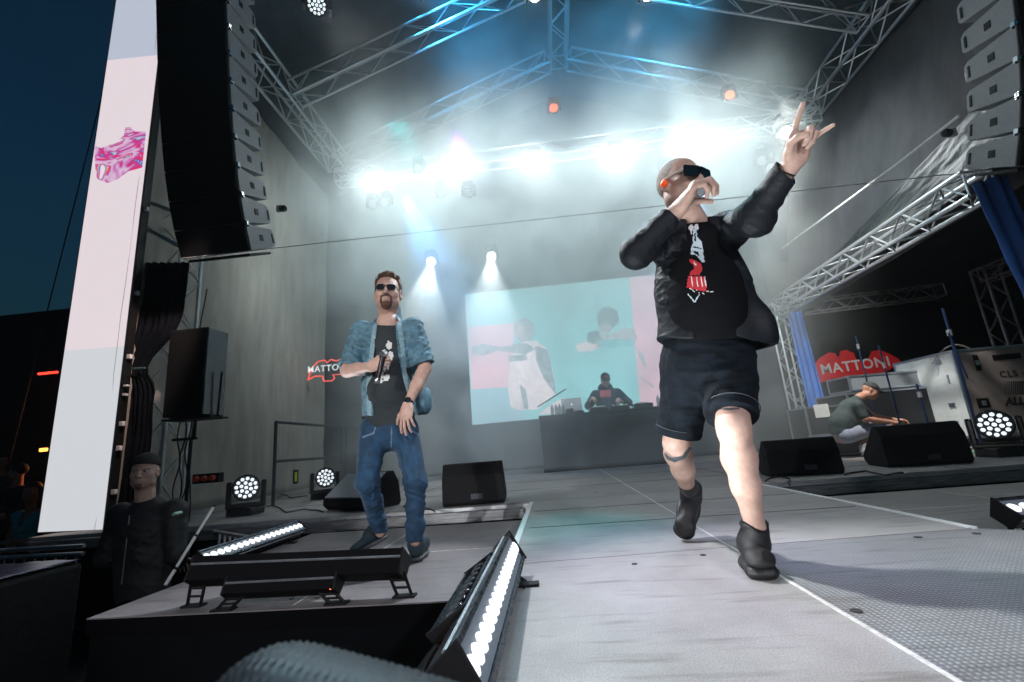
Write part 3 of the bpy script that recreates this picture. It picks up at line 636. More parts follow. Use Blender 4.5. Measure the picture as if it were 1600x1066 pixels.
t = thing("dj_mixer", "flat black mixer between the two decks", "mixer", (1.35, 9.15, TZ)); b = MB(); b.box((1.35, 9.15, TZ + .04), (.34, .36, .08)); b.build("chassis", blk_gloss, t, bevel=.008)
for i in range(12): b = MB(); b.lathe([(.012, 0), (.009, .03)], (1.23 + (i % 4) * .08, 9.05 + (i // 4) * .08, TZ + .08), Z, 8); b.build("knob", mat("white buttons"), t)
clear = mat("clear plastic bottle", (.55, .62, .66), .1, spec=.8); clear.node_tree.nodes["Principled BSDF"].inputs["Transmission Weight"].default_value = .6
bw = ["leftmost of the bottles beside the laptop", "second from left of the bottles beside the laptop", "third from left of the bottles beside the laptop", "bottle nearest the laptop on the table", "left one of two bottles at the right end of the table", "right one of two bottles at the right end of the table"]
for i, x in enumerate((.02, .10, .17, .24, 2.08, 2.17)):
    t = thing("water_bottle", bw[i] + ", clear plastic", "bottle", (x, 9.05, TZ), 0, "water bottles on the table"); b = MB(); b.lathe([(.03, 0), (.034, .02), (.034, .14), (.012, .19), (.012, .2)], (x, 9.05, TZ), Z, 12); b.build("bottle_body", clear, t, smooth=True)
    b = MB(); b.lathe([(.014, 0), (.014, .02)], (x, 9.05, TZ + .2), Z, 10); b.build("cap", mat("white buttons"), t)
t = thing("effects_box", "small dark box on the table between laptop and bottles", "box", (.33, 9.0, TZ)); b = MB(); b.box((.36, 9.0, TZ + .05), (.14, .12, .1)); b.build("case", blk_gloss, t, bevel=.01); b = MB(); b.box((.56, 8.97, TZ + .02), (.14, .1, .04)); b.build("pad", blk_gloss, t, bevel=.01)
b = MB(); b.tube([at(840, 636, 9.15), at(884, 608, 9.15)], .012, 6); o = b.build("mic_arm", rubber); tag(o, "thin slanted black microphone arm left of the laptop", "microphone stand")
# ---- video screen at the back
SX0, SX1, SZ0, SZ1, SY = -1.79, 3.45, 1.08, 4.16, 10.2
t = thing("video_screen", "large lit cyan and pink video screen behind the table", "video screen", ((SX0 + SX1) / 2, SY, SZ0))
b = MB(); b.box(((SX0 + SX1) / 2, SY + .07, (SZ0 + SZ1) / 2), (SX1 - SX0 + .03, .12, SZ1 - SZ0 + .03)); b.build("cabinet", blk, t)
ec, ep, eb = emat("screen cyan", (.30, .66, .70), 1.0, .06), emat("screen rose", (.78, .55, .64), 1.0, .06), emat("screen pale blue", (.36, .62, .72), 1, .06)
def scr(x, y, dy=0): return at(x, y, SY - dy)
panel(t, "image_field", [(SX0, SY, SZ0), (SX1, SY, SZ0), (SX1, SY, SZ1), (SX0, SY, SZ1)], ec)
def poly_img(name, pts, m, dy):
    P = [scr(x, y, dy) for x, y in pts]; b = MB(); b.prism([(q.x, q.z) for q in P], (0, SY - dy, 0), X, Z, .003); return b.build(name, m, t)
pl = [(731.5, 511), (805, 505), (797, 605), (736.8, 609)]
poly_img("pink_block", pl, ep, .006)
poly_img("pale_block", [(737, 609.5), (798, 605.5), (822, 656), (739, 664)], eb, .006)
xr = SX1 - .01; zz0, zz1 = scr(1000, 640).z, 0
b = MB(); A = scr(984, 441); B = scr(1001, 640); b.prism([(B.x, SZ0 + .01), (xr, SZ0 + .01), (xr, SZ1 - .01), (A.x, SZ1 - .01)], (0, SY - .006, 0), X, Z, .003); b.build("pink_block", ep, t)
shirt_i, shade_i, skin_i, dark_i, mid_i = emat("image white shirt", (.80, .74, .78), 1.0, .1), emat("image shirt shadow", (.34, .44, .48), 1, .2), emat("image skin", (.55, .52, .54), 1, .12), emat("image dark grey", (.20, .32, .35), 1, .15), emat("image mid grey", (.40, .48, .52), 1, .15)
# left figure of the live picture
poly_img("figure_shirt", [(800, 545), (818, 534), (838, 533), (855, 545), (866, 590), (868, 615), (852, 630), (840, 640), (812, 641), (798, 636), (794, 610), (796, 575)], shirt_i, .010)
poly_img("figure_shadow", [(836, 540), (856, 547), (867, 600), (869, 618), (850, 592), (838, 565)], shade_i, .014)
poly_img("figure_shadow", [(812, 600), (818, 638), (826, 641), (822, 610)], shade_i, .014)
poly_img("figure_fold", [(794, 556), (822, 554), (824, 562), (796, 566)], shade_i, .014)
poly_img("figure_head", [(804, 506), (812, 498), (824, 497), (834, 506), (836, 520), (830, 532), (815, 536), (806, 528), (803, 516)], mid_i, .014)
poly_img("figure_face", [(805, 510), (817, 508), (821, 520), (815, 530), (808, 527)], skin_i, .018)
poly_img("figure_arm", [(736, 543), (752, 537), (778, 542), (802, 540), (804, 552), (778, 548), (756, 556), (740, 555)], mid_i, .014)
poly_img("figure_hand", [(800, 538), (822, 536), (838, 546), (820, 554), (802, 552)], shade_i, .018)
# right figure
poly_img("figure_cap", [(934, 490), (941, 481), (953, 479), (964, 486), (968, 502), (958, 512), (946, 504), (934, 508)], dark_i, .014)
poly_img("figure_face", [(936, 506), (950, 504), (958, 512), (950, 522), (938, 520)], mid_i, .010)
poly_img("figure_arm", [(918, 528), (932, 518), (950, 524), (976, 512), (990, 514), (996, 530), (988, 542), (950, 541), (928, 545)], mid_i, .010)
poly_img("figure_sleeve", [(932, 534), (960, 530), (990, 532), (988, 541), (948, 544)], emat("image teal", (.22, .55, .58), 1, .1), .014)
poly_img("figure_hand", [(898, 540), (916, 534), (934, 540), (928, 548), (904, 550)], emat("image pale hand", (.78, .72, .74), 1, .1), .018)
poly_img("figure_detail", [(918, 520), (934, 516), (940, 530), (926, 538), (917, 532)], dark_i, .018)
poly_img("figure_detail", [(995, 545), (1004, 552), (1012, 575), (1006, 572), (998, 556)], mid_i, .012)
poly_img("figure_detail", [(1000, 590), (1003, 590), (1022, 604), (1021, 607)], mid_i, .012)
poly_img("figure_shirt", [(868, 628), (880, 622), (900, 626), (896, 646), (842, 648), (850, 640)], MATS["image pale hand"], .012)
# ---- brand emblems on cloth
red = mat("printed red", (.75, .012, .015), .6); wht = mat("printed white", (.72, .72, .72), .6)
def emblem(pts, Yd, txt, txt_px, size, lab, ext=.02, hollow=False, m=None):
    P = [at(x, y, Yd) for x, y in pts]; t = thing("cloth_banner", lab, "banner", (sum(p.x for p in P) / len(P), Yd, min(p.z for p in P)))
    if hollow:
        b = MB(); b.tube([p for p in P] + [P[0]], .016, 6); b.build("outline", m, t)
    else: b = MB(); b.prism([(q.x, q.z) for q in P], (0, Yd, 0), X, Z, .006); b.build("emblem", m, t)
    a, c = at(txt_px[0], txt_px[1], Yd - .012), at(txt_px[2], txt_px[3], Yd - .012); d = (c - a).normalized(); up = Y.cross(d) * -1
    L_ = (c - a).length
    o = text_mesh(txt, size, (a + c) / 2, d, d.cross(-Y) * -1 if False else Vector((-d.z, 0, d.x)), .002, "lettering", wht, t, offset=size * .02, space=1.12)
    if hollow: o.data.materials[0] = mat("glowing pale letters", (.7, .7, .7), .5, emit=(.8, .85, .85), es=.5)  # letters given a glow of their own so they read brighter
    w = max(v.co.length for v in o.data.vertices)
    return t
eagle = [(1260, 607), (1263, 590), (1270, 572), (1281, 559), (1295, 551), (1305, 552), (1309, 559), (1314, 555), (1312, 549), (1322, 547), (1334, 552), (1338, 562), (1346, 565), (1357, 560), (1362, 549), (1374, 547), (1390, 553), (1402, 560), (1411, 568), (1404, 574), (1396, 573), (1390, 578), (1378, 585), (1370, 590), (1362, 600), (1352, 607), (1340, 608), (1326, 606), (1328, 593), (1316, 590), (1300, 592), (1284, 598), (1270, 604)]
emblem(eagle, 11.8, "MATTONI", (1277, 579, 1396, 564), .34, "red bird shaped emblem with white letters on the black cloth of the right wing", m=red)
eg2 = [(481, 594), (487, 576), (497, 565), (507, 563), (511, 567), (517, 562), (525, 564), (533, 562), (541, 568), (546, 582), (534, 585), (520, 586), (523, 591), (519, 595), (506, 596), (504, 588), (492, 588)]
emblem(eg2, 9.35, "MATTONI", (484, 578, 541, 573), .19, "small red outlined bird emblem with white letters on the backdrop beside the denim performer", hollow=True, m=mat("glowing red outline", (.8, .1, .08), .5, emit=(1, .1, .06), es=.8))  # outline brightened by a glow in its colour; the emblem is no lamp
# ---- flight cases
ply = mat("brown laminated case panel", (.23, .20, .185), .45, var=.2, vs_=5, bump=.1, bs=80); lam = mat("pale case panel", (.62, .66, .66), .45, var=.1, vs_=6); corner = mat("case extrusion", (.5, .55, .62), .3, .9)
blk_panel = mat("black laminated case panel", (.012, .013, .016), .4, var=.3, vs_=8)
def flight_case(x0, x1, y0, y1, z0, z1, mf, ml, lab, group="flight cases in the right wing", wheels=True):
    t = thing("flight_case", lab, "flight case", ((x0 + x1) / 2, (y0 + y1) / 2, 0), 0, group)
    b = MB(); b.box(((x0 + x1) / 2, (y0 + y1) / 2, (z0 + z1) / 2), (x1 - x0, y1 - y0, z1 - z0)); b.build("body", mf, t)
    if ml is not mf: b = MB(); b.box((x0 - .003, (y0 + y1) / 2, (z0 + z1) / 2), (.006, y1 - y0 - .04, z1 - z0 - .04)); b.build("side_panel", ml, t)
    b = MB(); e = .032
    for xx in (x0, x1):
        for yy in (y0, y1): b.box((xx, yy, (z0 + z1) / 2), (e, e, z1 - z0 + e))
    for zz in (z0, z1):
        for yy in (y0, y1): b.box(((x0 + x1) / 2, yy, zz), (x1 - x0 - e, e * .98, e * .98))
        for xx in (x0, x1): b.box((xx, (y0 + y1) / 2, zz), (e * .96, y1 - y0 - e, e * .96))
    b.build("edge_profile", corner, t, bevel=.004)
    if wheels and z0 > .08:
        for xx in (x0 + .12, x1 - .12):
            for yy in (y0 + .12, y1 - .12): b = MB(); b.tube([(xx - .02, yy, z0 / 2), (xx + .02, yy, z0 / 2)], z0 / 2 - .004, 14); b.build("castor", rubber, t)
    return t
BX0, BX1, BY0, BY1 = 6.15, 8.3, 7.35, 8.55; q = at(1485, 549, BY0); BZ1 = q.z
t = flight_case(BX0, BX1, BY0, BY1, .14, BZ1, ply, lam, "large brown flight case with pale end panel and stencilled letters at the right edge")
def on_front(px_, py_): return at(px_, py_, BY0 - .006)
for (a_, b2) in (((1521, 556), (1532, 578)), ((1527, 624), (1546, 636))):
    A, B = on_front(*a_), on_front(*b2); b = MB(); b.box((A + B) / 2 + Y * 0, (abs(B.x - A.x) + .03, .02, abs(A.z - B.z) + .02)); b.build("latch_dish", blk, t, bevel=.006)
    b = MB(); b.box((A + B) / 2 - Y * .014, (.06, .012, .07)); b.build("latch", alu, t, bevel=.005)
for py_, pz in ((566, 1466), (592, 1482), (633, 1488), (664, 1498)):
    q = atx(pz, py_, BX0 - .012); b = MB(); b.box(q, (.02, .11, .07) if py_ in (566, 633) else (.02, .03, .13)); b.build("latch", corner, t, bevel=.005)
A, B = on_front(1552, 562), on_front(1594, 553); b = MB(); b.box((A + B) / 2, (B.x - A.x, .008, .085)); b.build("name_plate", blk, t)
ink = mat("black stencil ink", (.015, .015, .015), .7)
a_, c_ = on_front(1562, 586), on_front(1600, 582); dd = Vector(((c_ - a_).x, 0, (c_ - a_).z)).normalized(); dd = X
text_mesh("CLS - 2", .13, a_, dd, Z, .002, "lettering", ink, t, offset=.003, align='LEFT', space=1.25)
a_ = on_front(1570, 629); text_mesh("ALLSTAR", .16, a_, dd, Z, .002, "lettering", ink, t, offset=.006, align='LEFT', space=1.0, shear=.25)
b = MB()
for i in range(11):
    q = on_front(1569 + i * 3.3, 617); hgt = .02 + .0; b.add([q + V3(0, 0, 0), q + V3(.006 + i * .0022, 0, 0), q + V3(.07 + .006 + i * .0022, 0, .20), q + V3(.07, 0, .20)], [(0, 1, 2, 3)])
b.build("striped_logo", ink, t)
# lower cases and tables in the wing
flight_case(4.35, 5.0, 8.3, 8.9, .1, .78, blk_panel, blk_panel, "black flight case with a white paper label behind the technician")
b = MB(); q = at(1284, 642, 8.28); 
b.box(q, (.24, .006, .22)); o = b.build("paper_label", mat("white paper", (.7, .7, .68), .8)); o2 = [c for c in bpy.data.objects if c.get("label", "").startswith("black flight case with a white")][0]; put(o, o2)
flight_case(4.9, 6.3, 8.0, 8.9, .12, .95, blk_panel, blk_panel, "long black equipment case with bright metal edges above the crouching technician")
flight_case(5.05, 6.25, 8.1, 8.7, 1.0, 1.24, mat("grey mixer lid", (.22, .24, .26), .4), blk_panel, "grey lidded case lying on top of the long black equipment case", wheels=False)
flight_case(4.15, 4.7, 7.5, 7.95, .03, .32, blk_panel, blk_panel, "low black rack with blue lit sockets left of the technician", wheels=False)
b = MB(); b.tube([(5.05, 7.0, .28), (5.27, 7.0, .30)], .10, 18); o = b.build("cable_drum", mat("grey green drum", (.25, .28, .25), .5), smooth=True); tag(o, "grey cylindrical drum in front of the technician's hands", "drum")
b = MB(); b.box((5.16, 7.0, .09), (.5, .3, .18)); o = b.build("equipment_box", blk_gloss, bevel=.02); tag(o, "low black box carrying the grey drum", "box")
for i in range(3):
    b = MB(); ang = i * 2.1; b.tube([(5.0 + .2 * math.cos(ang + k * .5) + i * .15, 6.75 + .13 * math.sin(ang + k * .5), .02 + .003 * k) for k in range(14)], .011, 6); o = b.build("cable_loop", [mat("orange cable", (.7, .12, .03), .5), mat("green cable", (.02, .35, .16), .5), rubber][i]); tag(o, ["orange", "green", "black"][i] + " cable coiled on the deck by the technician", "cable")
b = MB(); b.tube([atz(1340 + k * 9, 706 + 2 * math.sin(k * 1.3), .02) for k in range(9)], .011, 6); o = b.build("cable_loop", mat("orange cable")); tag(o, "red orange cable running under the technician's shoes", "cable")
b = MB(); b.tube([atz(1502 + 6 * k, 707 - 3 * math.sin(k), .012) for k in range(12)], .012, 6); o = b.build("cable_loop", mat("green cable")); tag(o, "green cable lying left of the right moving light", "cable")
b = MB(); b.tube([at(1400 + 56, 568, 7.6) + V3(0.09 * k, 0, .26 * math.sin(k / 9 * 3.1)) for k in range(9)], .012, 6); o = b.build("bent_cable", mat("grey cable", (.2, .2, .2), .5)); tag(o, "grey bent cable arching above the pale flight case end", "cable")
# stands
def mic_stand(a, c, Yd, lab, base=True, r=.011, boom=None):
    A, B = at(*a, Yd), at(*c, Yd); t = thing("microphone_stand", lab, "microphone stand", (A.x, Yd, 0), 0, "stands in the right wing")
    b = MB(); b.tube([Vector((B.x, B.y, 0.03)), A], r, 8); b.build("tube", mat("blue black tube", (.02, .04, .10), .3, .5), t, smooth=True)
    b = MB(); m_ = (A * .75 + B * .25); b.tube([m_ - Z * .04, m_ + Z * .04], r * 1.9, 8); b.build("clutch", alu_dull, t)
    for k in range(3): b = MB(); an = k * 2.09 + .4; b.tube([(B.x, B.y, .08), (B.x + .28 * math.cos(an), B.y + .28 * math.sin(an), .012)], .009, 6); b.build("leg", blk, t)
    if boom: b = MB(); b.tube([at(*boom[0], Yd - .05), at(*boom[1], Yd - .05)], r * .8, 6); b.build("boom", mat("blue black tube"), t)
mic_stand((1337, 525), (1352, 592), 7.9, "thin straight microphone stand in front of the red emblem, behind the technician's head")
mic_stand((1373, 540), (1408, 668), 6.4, "thin microphone stand standing over the technician's arms")
mic_stand((1473, 482), (1517, 640), 6.3, "tall blue black microphone stand with a boom against the pale flight case", boom=((1482, 520), (1512, 592)), r=.016)
mic_stand((1432, 600), (1452, 668), 6.9, "short folded chrome stand between the technician and the flight case", r=.015)
# ---- led bars
bar_body = mat("anodised bar body", (.06, .075, .09), .28, .85, var=.3, vs_=30)
def led_bar(label, A, B, up, w, h, lit, body=None, group="led floor bars", n=18, legs=None, led_off=.0, reddot=None):
    """bar from A to B; its led face points along up"""
    A, B, up = Vector(A), Vector(B), Vector(up).normalized(); d = (B - A).normalized(); up = (up - d * up.dot(d)).normalized(); sd = d.cross(up); Ln = (B - A).length
    M = Matrix([d, sd, up]).transposed(); c = (A + B) / 2
    t = thing("led_floor_bar", label, "floor light bar", A, 0, group)
    prof = [(-w / 2, 0), (-w / 2 * .72, -h), (w / 2 * .72, -h), (w / 2, 0), (w / 2 - .012, .0), (w / 2 - .012, -.014), (-w / 2 + .012, -.014), (-w / 2 + .012, 0)]
    b = MB(); b.prism(prof, A, sd, up, d * Ln); b.build("housing", body or bar_body, t)
    b = MB()
    for s in (-1, 1): b.tube([A + sd * s * w * .47 - up * h * .35, B + sd * s * w * .47 - up * h * .35], .006, 6)
    b.build("rib", alu_dull, t)
    for p, q in ((A, -1), (B, 1)): b = MB(); b.prism([(-w / 2 - .006, .004), (-w / 2 * .74, -h - .006), (w / 2 * .74, -h - .006), (w / 2 + .006, .004)], p - (d * .012 if q < 0 else Vector()), sd, up, d * .012); b.build("end_cap", blk, t, bevel=.003)
    b = MB(); gl = [A - up * .010 - sd * (w / 2 - .014), B - up * .010 - sd * (w / 2 - .014), B - up * .010 + sd * (w / 2 - .014), A - up * .010 + sd * (w / 2 - .014)]
    b.add(gl, [(0, 1, 2, 3)]); b.build("diffuser_strip", mat("lit strip", (.12, .14, .17), .4, emit=(.75, .88, 1), es=.05) if lit else glass_dark, t)
    st = Ln / n
    for i in range(n): b = MB(); b.lathe([(min(w * .27, st * .41), 0), (min(w * .25, st * .38), .006), (w * .1, .010)], A + d * st * (i + .5) - up * .009, up, 14); b.build("led_lens", led_white_soft if lit else glass_dark, t, smooth=True)
    for x in legs or []:
        p = A + d * x[0]; f = Vector(x[1]); o_ = d * .04
        b = MB(); b.tube([p - o_ - up * h * .8, f - o_ * .9], .008, 6); b.tube([p + o_ - up * h * .8, f + o_ * .9], .008, 6)
        for q in (.35, .65): b.tube([(p - up * h * .8) * (1 - q) + f * q - o_, (p - up * h * .8) * (1 - q) + f * q + o_], .006, 5)
        b.box(f, (.11, .05, .01)); b.build("foot_bracket", blk, t)
    if reddot: b = MB(); b.lathe([(.009, 0), (.008, .006)], reddot, -d, 10); b.build("status_light", mat("lit red led", (.9, .2, .1), .3, emit=(1, .12, .03), es=6), t)
    return t, c + up * .03, up
led_white_soft = mat("lit bar lens", (.9, .9, .9), .3, emit=(.92, .97, 1), es=1.0)
BARS = []
r_ = led_bar("lit floor light bar lying at an angle on the lower left platform edge", (-2.44, 3.12, -.02), (-2.38, 4.25, -.005), (.62, -.55, .8), .12, .10, True, legs=[(.15, (-2.44, 3.3, LOWZ + .005)), (.95, (-2.38, 4.05, LOWZ + .005))]); BARS.append(r_)
led_bar("unlit black floor light bar on ladder feet seen from behind", (-1.90, 2.42, .085), (-.80, 2.40, .065), (0, .55, .8), .13, .11, False, mat("matt black housing", (.003, .003, .004), .8, spec=.15), legs=[(.03, (-1.93, 2.42, LOWZ + .005)), (1.07, (-.80, 2.38, LOWZ + .005))])
led_bar("smaller black light bar with a red status light under the unlit bar", (-1.68, 2.36, -.01), (-1.12, 2.35, -.012), (0, .6, .8), .10, .07, False, mat("matt black housing"), n=8, legs=[(.06, (-1.70, 2.33, LOWZ + .005)), (.5, (-1.12, 2.33, LOWZ + .005))], reddot=(-1.13, 2.29, -.045))
r_ = led_bar("long bright floor light bar in the foreground on the catwalk edge", (-.20, 1.00, .125), (-.205, 2.13, .125), (.86, -.1, .5), .125, .095, True, n=20, legs=[(.15, (-.21, 1.15, .005)), (.95, (-.17, 1.98, .005))]); BARS.append(r_)
led_bar("shorter ribbed light bar lying beside the long bright bar", (-.325, 1.30, .12), (-.335, 1.86, .12), (-.5, -.1, .8), .12, .09, False, n=9, legs=[(.1, (-.335, 1.4, .005)), (.45, (-.335, 1.75, .005))], reddot=(-.315, 1.284, .075))
for i in range(2): b = MB(); b.tube([(-.345 - .03 * math.sin(k / 9 * 3.14) - .02 * i, 1.28 - .012 * k, .07 - .011 * k - .02 * i) for k in range(10)], .008, 6); o = b.build("power_cable", rubber, smooth=True); tag(o, ["upper", "lower"][i] + " black cable curving from the shorter ribbed light bar", "cable")
# right edge fixture
r_ = led_bar("floor light on a black stand at the right edge of the picture", (2.235, 2.62, .055), (3.2, 2.75, .055), (-.3, -.5, .75), .14, .09, True, n=14, legs=[(.06, (2.27, 2.66, LOWZ + .005)), (.85, (3.1, 2.75, LOWZ + .005))]); BARS.append(r_)
# ---- foreground ribbed cover
def hump():
    nu, nv = 220, 60; vs = []; fs = []
    c0 = at(330, 1010, .36); ax = (at(1000, 1130, .36) - c0); Ln = ax.length; ax.normalize(); up = Z
    for i in range(nu + 1):
        u = i / nu; R_ = .062 * math.sqrt(max(0, 1 - (1 - min(u * 5, 1)) ** 2)) * (1 - .15 * u)
        p = c0 + ax * (Ln * u) - Z * .055 - V3(0, 0, .02 * u * u)
        for j in range(nv + 1):
            q = -.5 + (math.pi + 1) * j / nv; rb = 1 + .035 * math.sin(u * 300 + (j % 2) * 3.14) * (1 if j % 4 < 3 else .3)
            vs.append(p + (V3(0, -1, 0) * math.cos(q) * 1.2 + Z * math.sin(q)) * R_ * rb)
    for i in range(nu):
        for j in range(nv): a = i * (nv + 1) + j; fs.append((a, a + 1, a + nv + 2, a + nv + 1))
    b = MB(); b.add(vs, fs); o = b.build("ribbed_cover", mat("ribbed rubber", (.010, .012, .015), .5, spec=.6), smooth=True, angle=80); return tag(o, "blurred black ribbed rubber cover in the near foreground at the bottom", "equipment cover")
hump()
# ---- left side: barrier, cloth covered box, audience area, distant building
t = thing("crowd_barrier", "metal crowd barrier below the tall narrow video wall", "barrier", (-5.2, 4.4, GZ)); b = MB()
for z_ in (-.05, -.12): b.tube([(-7.2, 4.5, GZ + 1.1 + z_), (-4.6, 4.3, GZ + 1.1 + z_)], .02, 8)
b.build("rail", alu_dull, t); b = MB()
for i in range(22): x = -7.2 + i * .12; b.tube([(x, 4.5 - .2 * i / 22, GZ + .12), (x, 4.5 - .2 * i / 22, GZ + 1.0)], .009, 6)
b.build("bars", alu_dull, t)
b = MB(); b.box((-5.4, 3.25, (-.135 + GZ) / 2), (2.5, 1.3, -.135 - GZ)); o = b.build("covered_box", mat("black cover cloth", (.003, .003, .005), .8, var=.3, vs_=6, bump=.4, bs=12), bevel=.04); tag(o, "large black cloth covered box at the lower left corner", "box"); o.rotation_euler = (0, 0, 0)
b = MB(); 
o = sheet((-6.6, 2.6, -.128), (-4.16, 2.6, -.128), (-4.16, 3.88, -.128), (-6.6, 3.88, -.128), 40, 20, lambda u, v: .01 + .012 * nz(u * 14, v * 8), "box_cloth", mat("blue sheen cloth", (.012, .016, .09), .35, var=.5, vs_=5, spec=.7)); tag(o, "dark blue shiny cloth lying on the covered box at lower left", "cloth")
t = thing("side_fence", "grey metal barrier bars below the left side curtain beside the guard", "barrier", (-3, 4.6, GZ)); b = MB()
for i in range(7): b.tube([(-2.62 - .11 * i, 3.9 + .08 * i, GZ), (-2.62 - .11 * i, 3.9 + .08 * i, -.04)], .013, 6)
b.build("bars", alu, t); b = MB(); b.tube([(-2.55, 3.85, -.04), (-3.4, 4.46, -.04)], .018, 6); b.build("rail", alu, t)
t = thing("striped_pole", "white pole with black bands leaning at the left platform corner", "pole", (-2.5, 2.9, GZ)); A, B = at(258, 915, 3.0), at(335, 790, 3.4); ml = [mat("white tape", (.75, .75, .72), .5), blk]
for i in range(5): b = MB(); b.tube([A.lerp(B, i / 5 + (0 if i % 2 == 0 else .0)), A.lerp(B, i / 5 + (.17 if i % 2 == 0 else .2))], .011 if i % 2 == 0 else .0095, 8); b.build("pole_section", ml[0], t)
b = MB(); b.tube([A.lerp(B, -.3), A.lerp(B, 1.0)], .008, 8); b.build("pole_core", blk, t)
t = thing("distro_box", "row of small red round sockets below the left curtain", "socket box", at(315, 748, 5.6)); q = at(318, 748, 5.6); b = MB(); b.box(q + Y * .08, (.36, .1, .12)); b.build("case", blk, t, bevel=.01)
for i in range(3): b = MB(); b.lathe([(.035, 0), (.03, .05)], q + V3(-.11 + .11 * i, .03, 0), -Y, 12); b.build("socket", mat("red plastic", (.5, .05, .02), .4), t)
b = MB(); b.box((-40, 30, 3.0), (60, 16, 2 * (3 + 1.2) + 5.5)); o = b.build("dark_building", mat("dark building", (.01, .011, .013), .9)); tag(o, "dark unlit building silhouette against the night sky at far left", "building")
for px_, py_, c, s_, w, lab in ((75, 583, (1, .05, .03), 2, (1.1, .12), "thin red lit line on the dark building at far left"), (68, 703, (1, .35, .05), 4, (.4, .16), "small orange lamp above the spectators at far left")):
    q = at(px_, py_, 21); b = MB(); b.box(q, (w[0], .1, w[1])); o = b.build("distant_lamp", mat("distant " + lab[:10], (.5, .1, .1), .5, emit=c, es=s_), bevel=.03); tag(o, lab, "lamp")
# ================================================================== deck lights
deck_head("deck_moving_light", "large moving light with twelve lit cells at the front left of the main deck", (-3.68, 5.32, .0), (.55, -1, .12), 1.02, "moving lights on the deck")
deck_head("deck_moving_light", "smaller moving light beyond the railing at the left", (-3.45, 6.75, .0), (.75, -1, .1), 1.0, "moving lights on the deck")
deck_head("deck_moving_light", "moving light with lit round head at the right edge of the deck", (5.02, 5.75, .0), (-.75, -1, .2), 1.15, "moving lights on the deck")
for (t, p, up), pw in zip(BARS, (14, 15, 6)):
    o = lamp("bar_glow", 'AREA', p, p + up, pw, (.92, .97, 1), .08, size_y=1.0)
    o.data.spread = rad(95)
    A_ = [c for c in kids(t) if c.name.startswith("housing")][0].data.vertices; n_ = len(A_) // 2
    d = (A_[n_].co - A_[0].co).normalized(); u_ = -Vector(up); x_ = d.cross(-u_ * -1).normalized()
    z_ = -Vector(up); z_ = (z_ - d * z_.dot(d)).normalized(); x_ = d.cross(z_); o.rotation_euler = Matrix([x_, d, z_]).transposed().to_euler()
